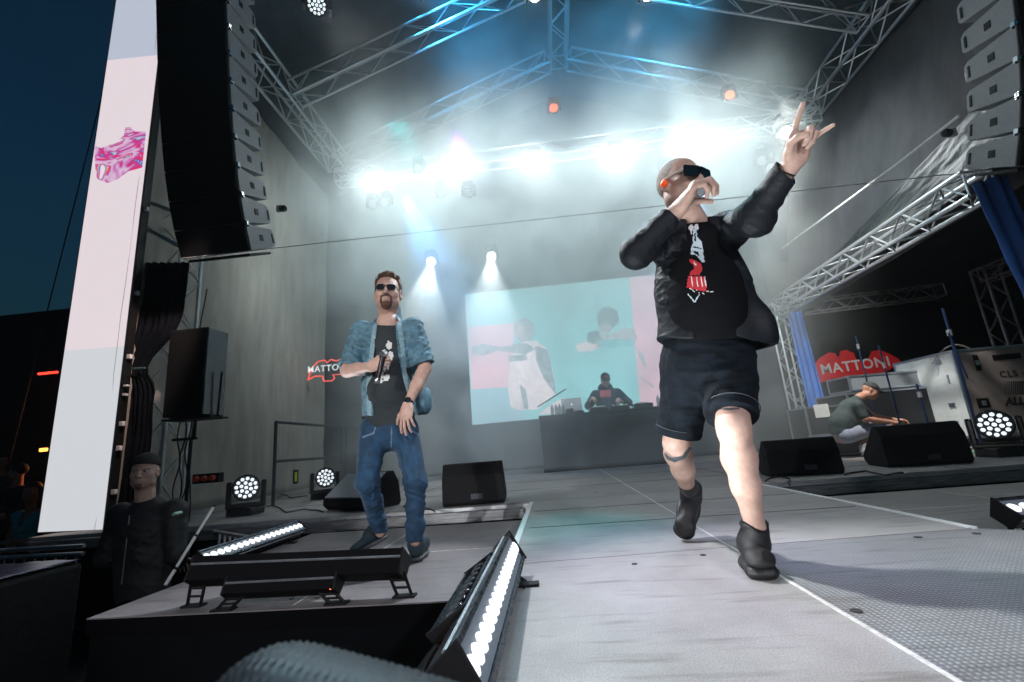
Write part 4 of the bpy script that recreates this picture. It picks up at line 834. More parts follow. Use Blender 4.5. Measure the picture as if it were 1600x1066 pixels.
# ================================================================== people: smooth implicit surfaces turned into meshes
def _smin(a, b, k):
    h = np.clip(.5 + .5 * (b - a) / k, 0, 1); return b * (1 - h) + a * h - k * h * (1 - h)
class Body:
    """collects rounded limbs and ellipsoids and blends them into one continuous surface"""
    def __init__(s): s.p = []
    def cone(s, a, b, ra, rb, k=.02, flat=None, fs=1.0, sub=False):
        s.p.append(('c', np.array(a, float), np.array(b, float), ra, rb, k, None if flat is None else np.array(Vector(flat).normalized()), fs, sub)); return s
    def chain(s, pts, rs, k=.02, flat=None, fs=1.0):
        for i in range(len(pts) - 1): s.cone(pts[i], pts[i + 1], rs[i], rs[i + 1], k, flat, fs)
        return s
    def ell(s, c, r, M=None, k=.02, sub=False):
        s.p.append(('e', np.array(c, float), np.array(r, float), np.array(M) if M is not None else np.eye(3), k, sub)); return s
    def boxs(s, c, r, M=None, k=.01, sub=False, rd=.01):
        s.p.append(('b', np.array(c, float), np.array(r, float), np.array(M) if M is not None else np.eye(3), k, sub, rd)); return s
    def bounds(s, q):
        if q[0] == 'c': r = max(q[3], q[4]); return np.minimum(q[1], q[2]) - r, np.maximum(q[1], q[2]) + r
        r = np.max(q[2]) * (1.0 if q[0] == 'e' else 1.74) + (q[6] if q[0] == 'b' else 0); 
        if q[0] == 'e' : e = np.sqrt(((q[3] * q[2][None, :]) ** 2).sum(1)); return q[1] - e, q[1] + e
        return q[1] - r, q[1] + r
    def mesh(s, vox, disp=None, cut=None):
        adds = [q for q in s.p if not (q[8] if q[0] == 'c' else q[5])]
        lo = np.min([s.bounds(q)[0] for q in adds], 0) - .03; hi = np.max([s.bounds(q)[1] for q in adds], 0) + .03
        n = np.ceil((hi - lo) / vox).astype(int) + 1; D = np.full(n, .2, np.float32)
        ax = [(lo[i] + np.arange(n[i]) * vox).astype(np.float32) for i in range(3)]
        for q in s.p:
            l, h = s.bounds(q); k = q[5] if q[0] == 'c' else q[4]; sub = q[8] if q[0] == 'c' else q[5]; pad = k * 1.5 + vox * 3
            i0 = np.maximum(0, np.floor((l - pad - lo) / vox).astype(int)); i1 = np.minimum(n, np.ceil((h + pad - lo) / vox).astype(int) + 1)
            if np.any(i1 <= i0): continue
            P = [ax[0][i0[0]:i1[0], None, None], ax[1][None, i0[1]:i1[1], None], ax[2][None, None, i0[2]:i1[2]]]
            if q[0] == 'c':
                a, b, ra, rb = q[1:5]; d = b - a; L2 = d @ d + 1e-12
                R_ = [P[i] - a[i] for i in range(3)]
                t = np.clip((R_[0] * d[0] + R_[1] * d[1] + R_[2] * d[2]) / L2, 0, 1)
                v = [R_[i] - t * d[i] for i in range(3)]
                if q[6] is not None:
                    f = q[6]; w = v[0] * f[0] + v[1] * f[1] + v[2] * f[2]; g = (1 / q[7] - 1) * w
                    v = [v[i] + g * f[i] for i in range(3)]
                    ds = (np.sqrt(v[0] ** 2 + v[1] ** 2 + v[2] ** 2) - (ra + (rb - ra) * t)) * (1 if q[7] > 1 else q[7] ** .5)
                else: ds = np.sqrt(v[0] ** 2 + v[1] ** 2 + v[2] ** 2) - (ra + (rb - ra) * t)
            else:
                c, r, M = q[1:4]; R_ = [P[i] - c[i] for i in range(3)]
                lc = [R_[0] * M[0, i] + R_[1] * M[1, i] + R_[2] * M[2, i] for i in range(3)]
                if q[0] == 'e':
                    k0 = np.sqrt(sum((lc[i] / r[i]) ** 2 for i in range(3))); k1 = np.sqrt(sum((lc[i] / r[i] ** 2) ** 2 for i in range(3))) + 1e-6
                    ds = k0 * (k0 - 1) / k1
                else:
                    dq = [np.abs(lc[i]) - r[i] for i in range(3)]
                    ds = np.sqrt(sum(np.maximum(x, 0) ** 2 for x in dq)) + np.minimum(np.maximum(np.maximum(dq[0], dq[1]), dq[2]), 0) - q[6]
            sl = tuple(slice(i0[i], i1[i]) for i in range(3)); A = D[sl]
            if sub: D[sl] = -_smin(-A, ds, k)
            else: D[sl] = _smin(A, ds, k)
        if cut is not None or disp is not None:
            idx = np.nonzero(np.abs(D) < (.035 if disp is not None else 9))
            if cut is not None: idx = np.nonzero(D < .06)
            pts = np.stack([ax[i][idx[i]] for i in range(3)], 1).astype(np.float64)
            if disp is not None: D[idx] += disp(pts).astype(np.float32)
            if cut is not None: D[idx] = np.maximum(D[idx], cut(pts).astype(np.float32))
        return nets(D, lo, vox)
def nets(D, lo, vox):
    I = D < 0; nx, ny, nz_ = D.shape
    c = np.zeros((nx - 1, ny - 1, nz_ - 1), np.uint8)
    for dx in (0, 1):
        for dy in (0, 1):
            for dz in (0, 1): c += I[dx:nx - 1 + dx, dy:ny - 1 + dy, dz:nz_ - 1 + dz]
    cells = np.argwhere((c > 0) & (c < 8)); idm = np.full(c.shape, -1, np.int32); idm[tuple(cells.T)] = np.arange(len(cells))
    acc = np.zeros((len(cells), 3)); cnt = np.zeros(len(cells))
    cr = [(x, y, z) for x in (0, 1) for y in (0, 1) for z in (0, 1)]
    V = {q: D[cells[:, 0] + q[0], cells[:, 1] + q[1], cells[:, 2] + q[2]].astype(np.float64) for q in cr}
    for q in cr:
        for a in range(3):
            if q[a] == 0:
                p = list(q); p[a] = 1; p = tuple(p); m = (V[q] < 0) != (V[p] < 0)
                t = V[q][m] / (V[q][m] - V[p][m]); e = np.tile(np.array(q, float), (m.sum(), 1)); e[:, a] = t; acc[m] += e; cnt[m] += 1
    verts = lo + (cells + acc / np.maximum(cnt, 1)[:, None]) * vox
    F_ = []
    for a in range(3):
        b, d = (a + 1) % 3, (a + 2) % 3
        s0 = [slice(None)] * 3; s1 = [slice(None)] * 3; s0[a] = slice(0, -1); s1[a] = slice(1, None)
        e = np.argwhere(I[tuple(s0)] != I[tuple(s1)]); 
        ok = (e[:, b] > 0) & (e[:, d] > 0) & (e[:, b] < D.shape[b] - 1) & (e[:, d] < D.shape[d] - 1); e = e[ok]
        fl_ = I[tuple(e.T)]
        ids = []
        for ob, od in ((-1, -1), (0, -1), (0, 0), (-1, 0)):
            f = e.copy(); f[:, b] += ob; f[:, d] += od; ids.append(idm[tuple(f.T)])
        q = np.stack(ids, 1); q[~fl_] = q[~fl_][:, ::-1]; F_.append(q)
    return verts, np.concatenate(F_)
def skin_obj(name, parts, m, parent, smooth_it=2, cuts=None):
    vs, fs, o = [], [], 0
    for v, f in parts: vs.append(v); fs.append(f + o); o += len(v)
    v = np.concatenate(vs); f = np.concatenate(fs); me = bpy.data.meshes.new(name)
    # light smoothing of the net
    for _ in range(smooth_it):
        s = np.zeros_like(v); c = np.zeros(len(v))
        for a in range(4):
            for b_ in (1, 3): np.add.at(s, f[:, a], v[f[:, (a + b_) % 4]]); np.add.at(c, f[:, a], 1)
        v = v * .5 + .5 * s / np.maximum(c, 1)[:, None]
    me.vertices.add(len(v)); me.vertices.foreach_set("co", v.ravel()); me.loops.add(len(f) * 4); me.polygons.add(len(f))
    me.loops.foreach_set("vertex_index", f.ravel().astype(np.int32)); me.polygons.foreach_set("loop_start", np.arange(0, len(f) * 4, 4, dtype=np.int32))
    me.update(calc_edges=True); me.validate(); me.polygons.foreach_set("use_smooth", [True] * len(me.polygons))
    ml = m if isinstance(m, (list, tuple)) else [m]
    for q in ml: me.materials.append(q)
    ob = bpy.data.objects.new(name, me); COL.objects.link(ob); put(ob, parent) if parent else None
    return ob
def frame(fwd, up):
    """columns: right, forward, up"""
    f = Vector(fwd).normalized(); r = f.cross(Vector(up)).normalized(); u = r.cross(f); return np.array([r, f, u]).T
class Head:
    """local axes: x = its own right when seen from behind (r), y = face direction, z = up; s = scale (1 = 0.235 m tall)"""
    def __init__(h, c, fwd, up, s=1.0): h.c = np.array(c, float); h.M = frame(fwd, up); h.s = s
    def w(h, x, y, z): return h.c + h.M @ (np.array([x, y, z]) * h.s)
    def r(h, *a): return np.array(a) * h.s
    def skin(h, B, neck_to=None, neck_r=.058, beard=0, mouth=.0, ears=True, jaw=1.0):
        w, r, M = h.w, h.r, h.M; s = h.s
        B.ell(w(0, -.015, .035), r(.076, .098, .088), M, .02)          # cranium
        B.ell(w(0, .03, -.02), r(.064, .062, .085), M, .03)           # mid face
        B.ell(w(0, .028, -.072), r(.052 * jaw, .050, .042), M, .03)    # jaw
        B.ell(w(0, .066, -.098), r(.024, .020, .016), M, .02)          # chin
        for q in (-1, 1):
            B.ell(w(q * .044, .052, -.022), r(.022, .022, .022), M, .02)   # cheek bone
            B.ell(w(q * .056, .005, -.062), r(.014, .035, .028), M, .025)  # jaw angle
            B.ell(w(q * .031, .093, .004), r(.020, .016, .013), M, .010, sub=True)   # eye socket
            B.cone(w(q * .010, .092, .022), w(q * .050, .074, .024), .008 * s, .007 * s, .010)  # brow
            if ears:
                Me = M @ np.array(Matrix.Rotation(q * .35, 3, 'Z'))
                B.ell(w(q * .078, -.008, -.008), r(.010, .022, .033), Me, .006)
                B.ell(w(q * .086, -.002, -.004), r(.007, .011, .019), Me, .004, sub=True)
        B.cone(w(0, .086, .018), w(0, .112, -.028), .009 * s, .013 * s, .010)   # nose
        B.ell(w(0, .110, -.033), r(.014, .012, .010), M, .006)
        for q in (-1, 1):
            B.ell(w(q * .014, .101, -.035), r(.009, .010, .008), M, .006)
            B.ell(w(q * .0075, .108, -.044), r(.0042, .006, .005), M, .003, sub=True)
        B.ell(w(0, .083, -.062), r(.030, .012, .018), M, .012)        # muzzle
        B.ell(w(0, .0965, -.061), r(.021, .008, .0055), M, .004)        # upper lip
        B.ell(w(0, .0955, -.0745), r(.018, .008, .0065), M, .004)       # lower lip
        B.ell(w(0, .104, -.0675), r(.020, .010, .0016 + mouth), M, .0025, sub=True)
        if neck_to is not None: B.cone(w(0, -.022, -.055), neck_to, neck_r * s, neck_r * 1.12, .03)
    def eyes(h, parent, open_=True):
        for q in (-1, 1):
            b = MB(); c = h.w(q * .031, .077, .004); b.lathe([(.0115 * h.s * math.sin(t / 8 * math.pi), -.0115 * h.s * math.cos(t / 8 * math.pi)) for t in range(9)], c, h.M[:, 1], 14)
            e = b.build("eye", mat("eye white", (.55, .5, .48), .2), parent, smooth=True)
            b = MB(); b.lathe([(.0055 * h.s, 0), (.004 * h.s, .0008)], Vector(c) + Vector(h.M[:, 1]) * .0113 * h.s, h.M[:, 1], 12); b.build("iris", mat("dark iris", (.03, .02, .015), .15), e)
def rot_about(v, axis, a): return Matrix.Rotation(a, 3, Vector(axis)) @ Vector(v)
def hand(B, wrist, fwd, nrm, thumb_side, curls, spread=(.10, .02, -.06, -.16), thumb=((.55, .2), .35, .35), s=1.0, fore=None, k=.007):
    """fwd: wrist to knuckles, nrm: out of the palm, thumb_side +-1 along fwd x nrm; curls: 4 x (mcp, pip, dip) radians towards the palm"""
    W_ = Vector(wrist); f = Vector(fwd).normalized(); n = Vector(nrm); n = (n - f * n.dot(f)).normalized(); sd = f.cross(n) * thumb_side
    P = lambda a, b, c: W_ + (f * a + sd * b + n * c) * s
    # palm
    B.cone(P(.0, .0, 0), P(.03, .0, 0), .026 * s, .028 * s, .015, n, .72)
    B.cone(P(.025, .020, 0), P(.078, .026, -.001), .020 * s, .0155 * s, .015, n, .8)
    B.cone(P(.025, .003, 0), P(.083, .006, -.002), .019 * s, .0155 * s, .015, n, .8)
    B.cone(P(.022, -.014, 0), P(.078, -.014, -.001), .019 * s, .0145 * s, .015, n, .8)
    B.cone(P(.018, -.022, .003), P(.068, -.032, .001), .018 * s, .0125 * s, .015, n, .85)
    B.ell(P(.032, .024, .010), np.array((.026, .018, .014)) * s, np.array(Matrix([f, sd, n]).transposed()), .012)   # thenar
    B.ell(P(.030, -.022, .009), np.array((.026, .013, .011)) * s, np.array(Matrix([f, sd, n]).transposed()), .012)
    if fore is not None: B.cone(P(.0, 0, 0), fore[0], .0265 * s, fore[1], .02)
    roots = [(.083, .027), (.088, .007), (.083, -.013), (.073, -.031)]; Ls = [(.042, .025, .021), (.047, .029, .022), (.043, .027, .021), (.033, .021, .019)]; rr = [.0092, .0094, .0089, .0078]
    tips = []
    for i in range(4):
        p = P(roots[i][0], roots[i][1], -.002); d = (f + sd * spread[i]).normalized(); ax = d.cross(n).normalized(); r0 = rr[i] * s; a = 0
        for j in range(3):
            a = curls[i][j]; d = rot_about(d, ax, a); q = p + d * Ls[i][j] * s; B.cone(p, q, r0, r0 * .93, k * .6); p = q; r0 *= .93
        tips.append((p, d, ax))
    p = P(.018, .026, .008); d = (f * math.cos(thumb[0][0] + .25) + sd * math.sin(thumb[0][0] + .25) + n * thumb[0][1]).normalized(); ax = d.cross((n - sd * .6).normalized()).normalized(); r0 = .0125 * s
    for j, L_ in enumerate((.043, .031, .026)):
        if j: d = rot_about(d, ax, thumb[j])
        q = p + d * L_ * s; B.cone(p, q, r0, r0 * .9, k); p = q; r0 *= .9
    tips.append((p, d, ax)); return tips
def skin_mat(name, c):
    m = mat(name, c, .46, var=.16, vs_=26, bump=.25, bs=240, spec=.4); p = m.node_tree.nodes["Principled BSDF"]
    p.inputs["Subsurface Weight"].default_value = .08; p.inputs["Subsurface Radius"].default_value = (.02, .008, .004); return m
def gnoise(pts, f, seed=0):
    """cheap smooth noise from rotated sines"""
    r = np.random.RandomState(seed); o = np.zeros(len(pts))
    for i in range(6):
        v = r.normal(size=3); v /= np.linalg.norm(v); o += np.sin(pts @ (v * f * (1 + .5 * r.rand())) + r.rand() * 6.28)
    return o / 6
def crease(P, seed, sharp=2.2):
    g = gnoise(P, 1.0, seed); return np.clip(1 - np.abs(g) * sharp, 0, 1) ** 1.6
def folds(segs, amp=.006, seed=0, base=9.):
    """cloth creases: thin irregular ridges running mostly across each limb segment (a, b, frequency, strength)"""
    def fn(P):
        o = -amp * .55 * gnoise(P, base * 1.6, seed) + amp * .25
        for n_, (a, b, fr, st) in enumerate(segs):
            a = np.array(a, float); b = np.array(b, float); d = b - a; L_ = np.linalg.norm(d); d /= L_; r = P - a; t = r @ d; v = r - t[:, None] * d
            w = np.exp(-np.maximum(0, np.maximum(-t, t - L_)) ** 2 / .002) * (np.linalg.norm(v, axis=1) < .27)
            e = np.array(Vector(d).orthogonal().normalized()); sh = v @ e
            warp = .05 * gnoise(P, base * .9, seed + 9 + n_)
            Q = v * (fr * .16) + np.outer((t + warp + sh * .45) * fr * .75, d)
            Q2 = v * (fr * .35) + np.outer((t - warp - sh * .5) * fr * 1.5, d)
            big = np.clip(.55 + .9 * gnoise(P, base * .7, seed + 5 + n_), 0, 1.3)
            o += -amp * st * w * (1.25 * crease(Q, seed + 31 + n_) * big + .55 * crease(Q2, seed + 47 + n_) * (1.2 - big * .6))
        return o + amp * .5
    return fn
def _z(): pass
def shoe(ank, toe, up, W_=.052, h=.1, sole=.03, name="shoe", m=None, ms=None, parent=None, Ls=.28, collar=.0, vox=.004, heel=None, extra=None):
    """ank: ankle centre; toe: point at the tip of the sole; heel: bottom back point"""
    heel = Vector(heel); toe = Vector(toe); f = (toe - heel).normalized(); u = Vector(up); u = (u - f * u.dot(f)).normalized(); sd = f.cross(u); Ln = (toe - heel).length
    M = np.array(Matrix([sd, f, u]).transposed()); P = lambda x, y, z: heel + sd * x + f * y * Ln + u * z
    B = Body()
    B.cone(P(0, .13, sole + .03), P(0, .35, sole + .035), .040, .042, .02); B.cone(P(0, .35, sole + .035), P(.0, .78, sole + .018), .044, .040, .03, u, .85)
    B.ell(P(0, .84, sole + .016), (W_ * .86, .055, .030), M, .02)
    B.cone(P(0, .17, sole + .04), Vector(ank) + u * collar, .043, .047, .03)
    B.cone(P(0, .42, sole + .06), Vector(ank) + f * .015 + u * collar * .6, .034, .042, .03)
    B.cone(P(0, .30, sole + .05), Vector(ank), .044, .044, .03)
    if collar > .04:
        cc = Vector(ank) + u * (collar - .006); B.cone(cc - sd * .004, cc + sd * .004, .056, .056, .012, u, .35); B.cone(cc + f * .03 - u * .04, cc + f * .04 + u * .02, .026, .026, .015)
        B.cone(P(-.02, .80, sole + .03), P(.02, .80, sole + .03), .030, .030, .02, u, .8)
    cutz = lambda Q: np.maximum((Q - np.array(Vector(ank) + u * (collar + .012))) @ np.array((Vector(ank) - P(0, .25, sole)).normalized()), -((Q - np.array(heel)) @ np.array(u)) + sole * .8)
    o = skin_obj(name, [B.mesh(vox, folds([(ank, toe, 60, .3)], .002, 5), cutz)], m, parent, 1)
    S_ = Body(); S_.cone(P(0, .14, sole * .5), P(0, .45, sole * .5), W_ * .80, W_ * .80, .03, u, .42); S_.cone(P(0, .4, sole * .5), P(0, .80, sole * .5), W_ * .80, W_ * .90, .04, u, .40); S_.ell(P(0, .86, sole * .5), (W_ * .88, Ln * .13, sole * .8), M, .02)
    c2 = lambda Q: np.maximum(-((Q - np.array(heel)) @ np.array(u)), (Q - np.array(heel)) @ np.array(u) - sole)
    s_ = skin_obj("sole", [S_.mesh(vox, None, c2)], ms, o, 1)
    # laces
    b = MB()
    for i in range(5):
        y = .40 + i * .065; z = sole + .088 - i * .012
        b.tube([P(-.024, y, z - .008), P(0, y + .01, z + .004), P(.024, y, z - .008)], .0035, 5)
    b.build("laces", mat("dark laces", (.03, .03, .035), .8) if extra is None else extra, o)
    return o
# ------------------------------------------------------------------ shared clothing helpers
def pixof(P):
    c = (P - CAM) @ R; return CX + F * c[:, 0] / -c[:, 2], CY - F * c[:, 1] / -c[:, 2]
def in_poly(x, y, poly):
    inside = np.zeros(len(x), bool); n = len(poly); j = n - 1
    for i in range(n):
        xi, yi = poly[i]; xj, yj = poly[j]
        c = ((yi > y) != (yj > y)) & (x < (xj - xi) * (y - yi) / (yj - yi + 1e-9) + xi); inside ^= c; j = i
    return inside
def print_on(ob, polys, front=Vector((0, -1, 0))):
    """printed motif: the cloth faces inside each outline take the ink material"""
    me = ob.data; n = len(me.polygons); c = np.empty(n * 3); nn = np.empty(n * 3); me.polygons.foreach_get("center", c); me.polygons.foreach_get("normal", nn)
    c = c.reshape(-1, 3); nn = nn.reshape(-1, 3); ow = np.array(ob.matrix_world.translation) * 0
    x, y = pixof(c + ow); fr = nn @ np.array(front) > .05; mi = np.empty(n, np.int32); me.polygons.foreach_get("material_index", mi)
    for poly, m in polys:
        if m.name not in [q.name for q in me.materials]: me.materials.append(m)
        k = [q.name for q in me.materials].index(m.name); mi[in_poly(x, y, poly) & fr] = k
    me.polygons.foreach_set("material_index", mi); me.update()
def above(p, n):
    p = np.array(p, float); n = np.array(Vector(n).normalized()); return lambda P: (P - p) @ n
def cmax(*fs): return lambda P: np.maximum.reduce([f(P) for f in fs])
def cmin(*fs): return lambda P: np.minimum.reduce([f(P) for f in fs])
skinA = skin_mat("fair skin", (.46, .30, .24)); skinB = skin_mat("ruddy skin", (.52, .33, .265)); skinC = skin_mat("tanned skin", (.34, .18, .12))
jacket = mat("black coach jacket", (.004, .006, .009), .62, var=.3, vs_=30, bump=.25, bs=120, spec=.28)
lining = mat("jacket sleeve sheen", (.03, .07, .09), .33, var=.3, vs_=10, bump=.15, bs=200)
tee = mat("black cotton", (.003, .003, .004), .9, var=.3, vs_=40, bump=.2, bs=400, spec=.1)
denim_blk = mat("black washed denim", (.004, .007, .011), .85, var=.85, vs_=22, bump=.4, bs=300, spec=.15)
add_creases(jacket, 7, .010, .7); add_creases(denim_blk, 9, .006, .6); add_creases(tee, 6, .006, .5)
boot = mat("black suede boot", (.006, .006, .007), .55, var=.4, vs_=30, bump=.3, bs=260)
boot_sole = mat("black rubber sole", (.009, .009, .010), .45, bump=.3, bs=120)

# ------------------------------------------------------------------ the performer in shorts
def performer_main():
    t = thing("person", "bald man in black overshirt, sunglasses and denim shorts striding and pointing up", "person", (.72, 2.15, 0))
    H = Head((.703, 1.97, 1.672), (.44, -.88, -.06), (.05, -.05, .99), 1.06)
    neck = np.array((.765, 2.06, 1.50))
    shL = np.array((.945, 2.12, 1.485)); elL = np.array(at(1180, 337, 1.88)); wrL = np.array(at(1238, 256, 1.70))
    shR = np.array((.585, 2.10, 1.475)); elR = np.array(at(993, 396, 1.88)); wrR = np.array(at(1061, 326, 1.79))
    pel = np.array((.745, 2.14, .93)); hpL = np.array((.83, 2.12, .87)); hpR = np.array((.655, 2.16, .87))
    knL = np.array(at(1146, 668, 1.92)); anL = np.array(at(1183, 836, 2.03)); knR = np.array(at(1058, 692, 2.27)); anR = np.array(at(1076, 768, 2.62))
    # --- body: one skin surface in overlapping fine grids
    B = Body(); H.skin(B, neck, .060)
    head_v = B.mesh(.0036)
    B = Body()
    fwL = np.array(at(1256, 203, 1.645)) - wrL
    tL = hand(B, wrL, fwL, (.20, -.95, -.15), -1, [(.05, .12, .08), (1.35, 1.55, .9), (1.4, 1.6, .9), (.55, .25, .15)], spread=(.10, .02, -.05, -.55), thumb=((.35, .65), .6, .5), s=1.24, fore=(elL * .75 + wrL * .25, .048))
    handL = B.mesh(.0030, cut=above(wrL - .16 * Vector(wrL - elL).normalized(), elL - wrL))
    B = Body(); kn = np.array(at(1086, 288, 1.74)); micC = Vector(at(1087, 301, 1.775))
    tR = hand(B, wrR, kn - wrR, (.60, .15, -.62), 1 if (Vector(kn - wrR).cross(Vector((.6, .15, -.62)))).y > 0 else -1, [(.75, 1.0, .6), (.8, 1.05, .6), (.85, 1.1, .6), (.9, 1.1, .7)], spread=(.06, .0, -.04, -.08), thumb=((.5, .55), .5, .4), s=1.28, fore=(elR * .75 + wrR * .25, .045))
    handR = B.mesh(.0030, cut=above(wrR - .16 * Vector(wrR - elR).normalized(), elR - wrR))
    B = Body()
    for kn_, an, hp, bulge in ((knL, anL, hpL, (.012, .05, 0)), (knR, anR, hpR, (.0, .05, .03))):
        m1 = kn_ * .72 + an * .28 + np.array(bulge) * .6; m2 = kn_ * .45 + an * .55 + np.array(bulge) * .25
        B.cone(hp, kn_, .088, .060, .04); B.cone(kn_, m1, .056, .062, .04); B.cone(m1, m2, .062, .051, .04); B.cone(m2, an, .050, .036, .04)
        B.ell(kn_ + np.array((0, -.028, .01)), (.036, .024, .045), np.eye(3), .03); B.ell(kn_ + np.array((0, -.012, -.045)), (.028, .03, .03), np.eye(3), .03)
    B.cone(anL, anL - np.array((0, 0, .06)), .037, .035)
    legs = B.mesh(.0055, lambda P: .002 * gnoise(P, 60, 3), above((0, 0, .80), (0, 0, 1)))
    B = Body()   # torso and arms inside the clothes
    B.cone(pel, (.76, 2.14, 1.2), .13, .11, .05, (0, 1, 0), .6); B.cone((.76, 2.14, 1.2), (.765, 2.14, 1.38), .11, .11, .05, (0, 1, 0), .6)
    for sh, el, wr in ((shL, elL, wrL), (shR, elR, wrR)): B.cone((.765, 2.12, 1.42), sh, .06, .05, .03); B.cone(sh, el, .05, .043); B.cone(el, wr, .042, .027)
    B.cone(neck - np.array((0, 0, .05)), neck, .075, .06); B.cone(pel, hpL, .08, .08); B.cone(pel, hpR, .08, .08)
    core = B.mesh(.012)
    body = skin_obj("body", [head_v, handL, handR, legs, core], skinA, t, 1)
    ink = mat("tattoo ink", (.06, .07, .08), .5)
    print_on(body, [([(1037, 709), (1042, 706), (1052, 715), (1066, 712), (1077, 698), (1081, 700), (1070, 717), (1054, 723), (1042, 718)], ink),
                    ([(1121, 634), (1126, 638), (1146, 637), (1154, 636), (1156, 640), (1140, 641), (1122, 640)], ink)])
    # short grey hair: stubble cap
    B = Body(); B.ell(H.w(0, -.022, .037), H.r(.0785, .099, .090), H.M, .02)
    hl = cmin(above(H.w(0, .055, .075), H.M @ np.array((0, 1, -.15))), lambda P: P[:, 0] * 0 + 1)
    cutf = cmax(above(H.w(0, .045, .05), H.M @ np.array((0, 1, .25))), above(H.w(0, -.03, -.045), H.M @ np.array((0, .45, -1))))
    sk_h = mat("clipped grey hair", (.27, .22, .19), .75, var=.5, vs_=90, bump=.5, bs=500)
    skin_obj("hair", [B.mesh(.004, lambda P: .0008 * gnoise(P, 400, 2), cutf)], sk_h, t, 1)
    # orange in-ear plug
    b = MB(); c = H.w(.092, .0, -.010); b.lathe([(.002, -.012), (.012, -.008), (.017, 0), (.015, .009), (.006, .014)], c, H.M @ np.array((1, .1, 0)), 14)
    b.build("ear_plug", mat("orange ear plug", (.85, .10, .01), .4, emit=(1, .08, .0), es=.25), t, smooth=True)
    # t-shirt
    B = Body(); fl_ = (0, 1, 0)
    B.cone((.765, 2.10, 1.40), (.76, 2.10, 1.0), .160, .185, .05, fl_, .66); B.cone((.765, 2.07, 1.44), (.92, 2.11, 1.43), .09, .07, .05); B.cone((.765, 2.07, 1.44), (.61, 2.10, 1.43), .09, .07, .05)
    B.cone((.765, 2.07, 1.47), (.765, 2.055, 1.515), .085, .072, .03)
    B.ell((.76, 2.07, 1.15), (.15, .125, .20), np.eye(3), .10)
    cutf = cmax(above((.765, 2.03, 1.502), (0, -.45, 1)), lambda P: .93 - P[:, 2])
    fo = folds([((.76, 2, 1.3), (.70, 2, .95), 55, .5)], .006, 11)
    ts = skin_obj("t_shirt", [B.mesh(.0045, fo, cutf)], tee, t, 2)
    pr_w, pr_r, pr_t = mat("grey print", (.42, .50, .54), .7), mat("red print", (.42, .012, .02), .7), mat("white print", (.62, .62, .62), .7)
    pr = []
    for (a, b_), m_ in [(((1078, 357), (1083, 366)), pr_t), (((1086, 356), (1091, 364)), pr_t)]: pr.append(([(a[0] if isinstance(a, tuple) else a, 0)] * 3, m_))
    def blob(cx, cyy, rx, ry, m_, rot=0, n=14, j=0): pr.append(([(cx + rx * math.cos(k / n * 6.283 + rot) * (1 + j * rnd.uniform(-1, 1)), cyy + ry * math.sin(k / n * 6.283 + rot) * (1 + j * rnd.uniform(-1, 1))) for k in range(n)], m_))
    pr = []
    blob(1080, 356, 4, 5, pr_t); blob(1088.5, 355, 3.6, 5, pr_t)
    P_ = lambda pts, m_: pr.append(([(1040 + x * .15, 320 + y * .15) for x, y in pts], m_))
    P_([(285, 250), (322, 250), (330, 330), (372, 385), (390, 480), (405, 600), (380, 600), (350, 560), (310, 520), (262, 520), (268, 450), (285, 400)], pr_w)
    P_([(248, 250), (262, 250), (276, 300), (268, 312)], pr_t)
    P_([(298, 300), (316, 300), (318, 380), (300, 380)], tee); P_([(285, 430), (380, 455), (378, 466), (283, 444)], tee); P_([(280, 480), (340, 490), (350, 540), (330, 520), (290, 500)], tee)
    P_([(250, 565), (300, 575), (360, 610), (385, 650), (378, 690), (350, 735), (250, 735), (262, 690), (300, 670), (290, 625), (255, 600)], pr_r); P_([(290, 590), (306, 596), (325, 632), (310, 636)], pr_t)
    P_([(235, 745), (400, 750), (425, 800), (425, 905), (330, 890), (220, 862)], pr_r)
    for x in (262, 318, 366, 402): P_([(x, 745), (x + 11, 752), (x + 24, 852), (x + 12, 848)], pr_t)
    P_([(228, 872), (268, 872), (312, 912), (298, 912), (262, 884)], pr_t); P_([(322, 890), (358, 920), (345, 922)], pr_t); P_([(366, 902), (404, 930), (390, 932)], pr_t); P_([(425, 898), (495, 904), (495, 912), (425, 908)], pr_t)
    P_([(222, 925), (232, 925), (308, 1010), (300, 1022)], pr_w); P_([(300, 1010), (348, 930), (356, 934), (310, 1022)], pr_w)
    print_on(ts, pr)
    # overshirt, open at the front
    B = Body()
    B.cone((.765, 2.12, 1.42), (.775, 2.13, 1.18), .178, .212, .06, fl_, .70); B.cone((.775, 2.13, 1.18), (.775, 2.13, .93), .205, .265, .06, fl_, .60)
    B.cone((.765, 2.09, 1.455), shL, .095, .085, .05); B.cone((.765, 2.09, 1.455), shR, .095, .085, .05)
    B.cone(shL, elL, .080, .070, .04); B.cone(elL, wrL - .04 * (wrL - elL) / .3, .070, .054, .03)
    B.cone(shR, elR, .080, .066, .04); B.cone(elR, wrR - .08 * (wrR - elR) / .3, .064, .046, .03)
    B.ell(elL + np.array((-.0, .0, -.045)), (.06, .05, .045), np.eye(3), .05)
    B.ell((.985, 2.12, .99), (.06, .10, .10), np.eye(3), .08)
    # hollow hem and sleeve ends
    B.cone((.775, 2.13, .80), (.775, 2.13, 1.02), .27, .20, .01, fl_, .64, sub=True)
    eL = wrL - .10 * Vector(wrL - elL).normalized(); eR = wrR - .055 * Vector(wrR - elR).normalized()
    B.cone(Vector(eL), Vector(wrL) + (Vector(wrL - elL)).normalized() * .05, .030, .048, .006, sub=True); B.cone(Vector(eR), Vector(wrR) + Vector(wrR - elR).normalized() * .05, .026, .040, .006, sub=True)
    cL = above(np.array(wrL) - .035 * np.array(Vector(wrL - elL).normalized()), np.array(Vector(wrL - elL).normalized()) + np.array((.25, 0, -.2)))
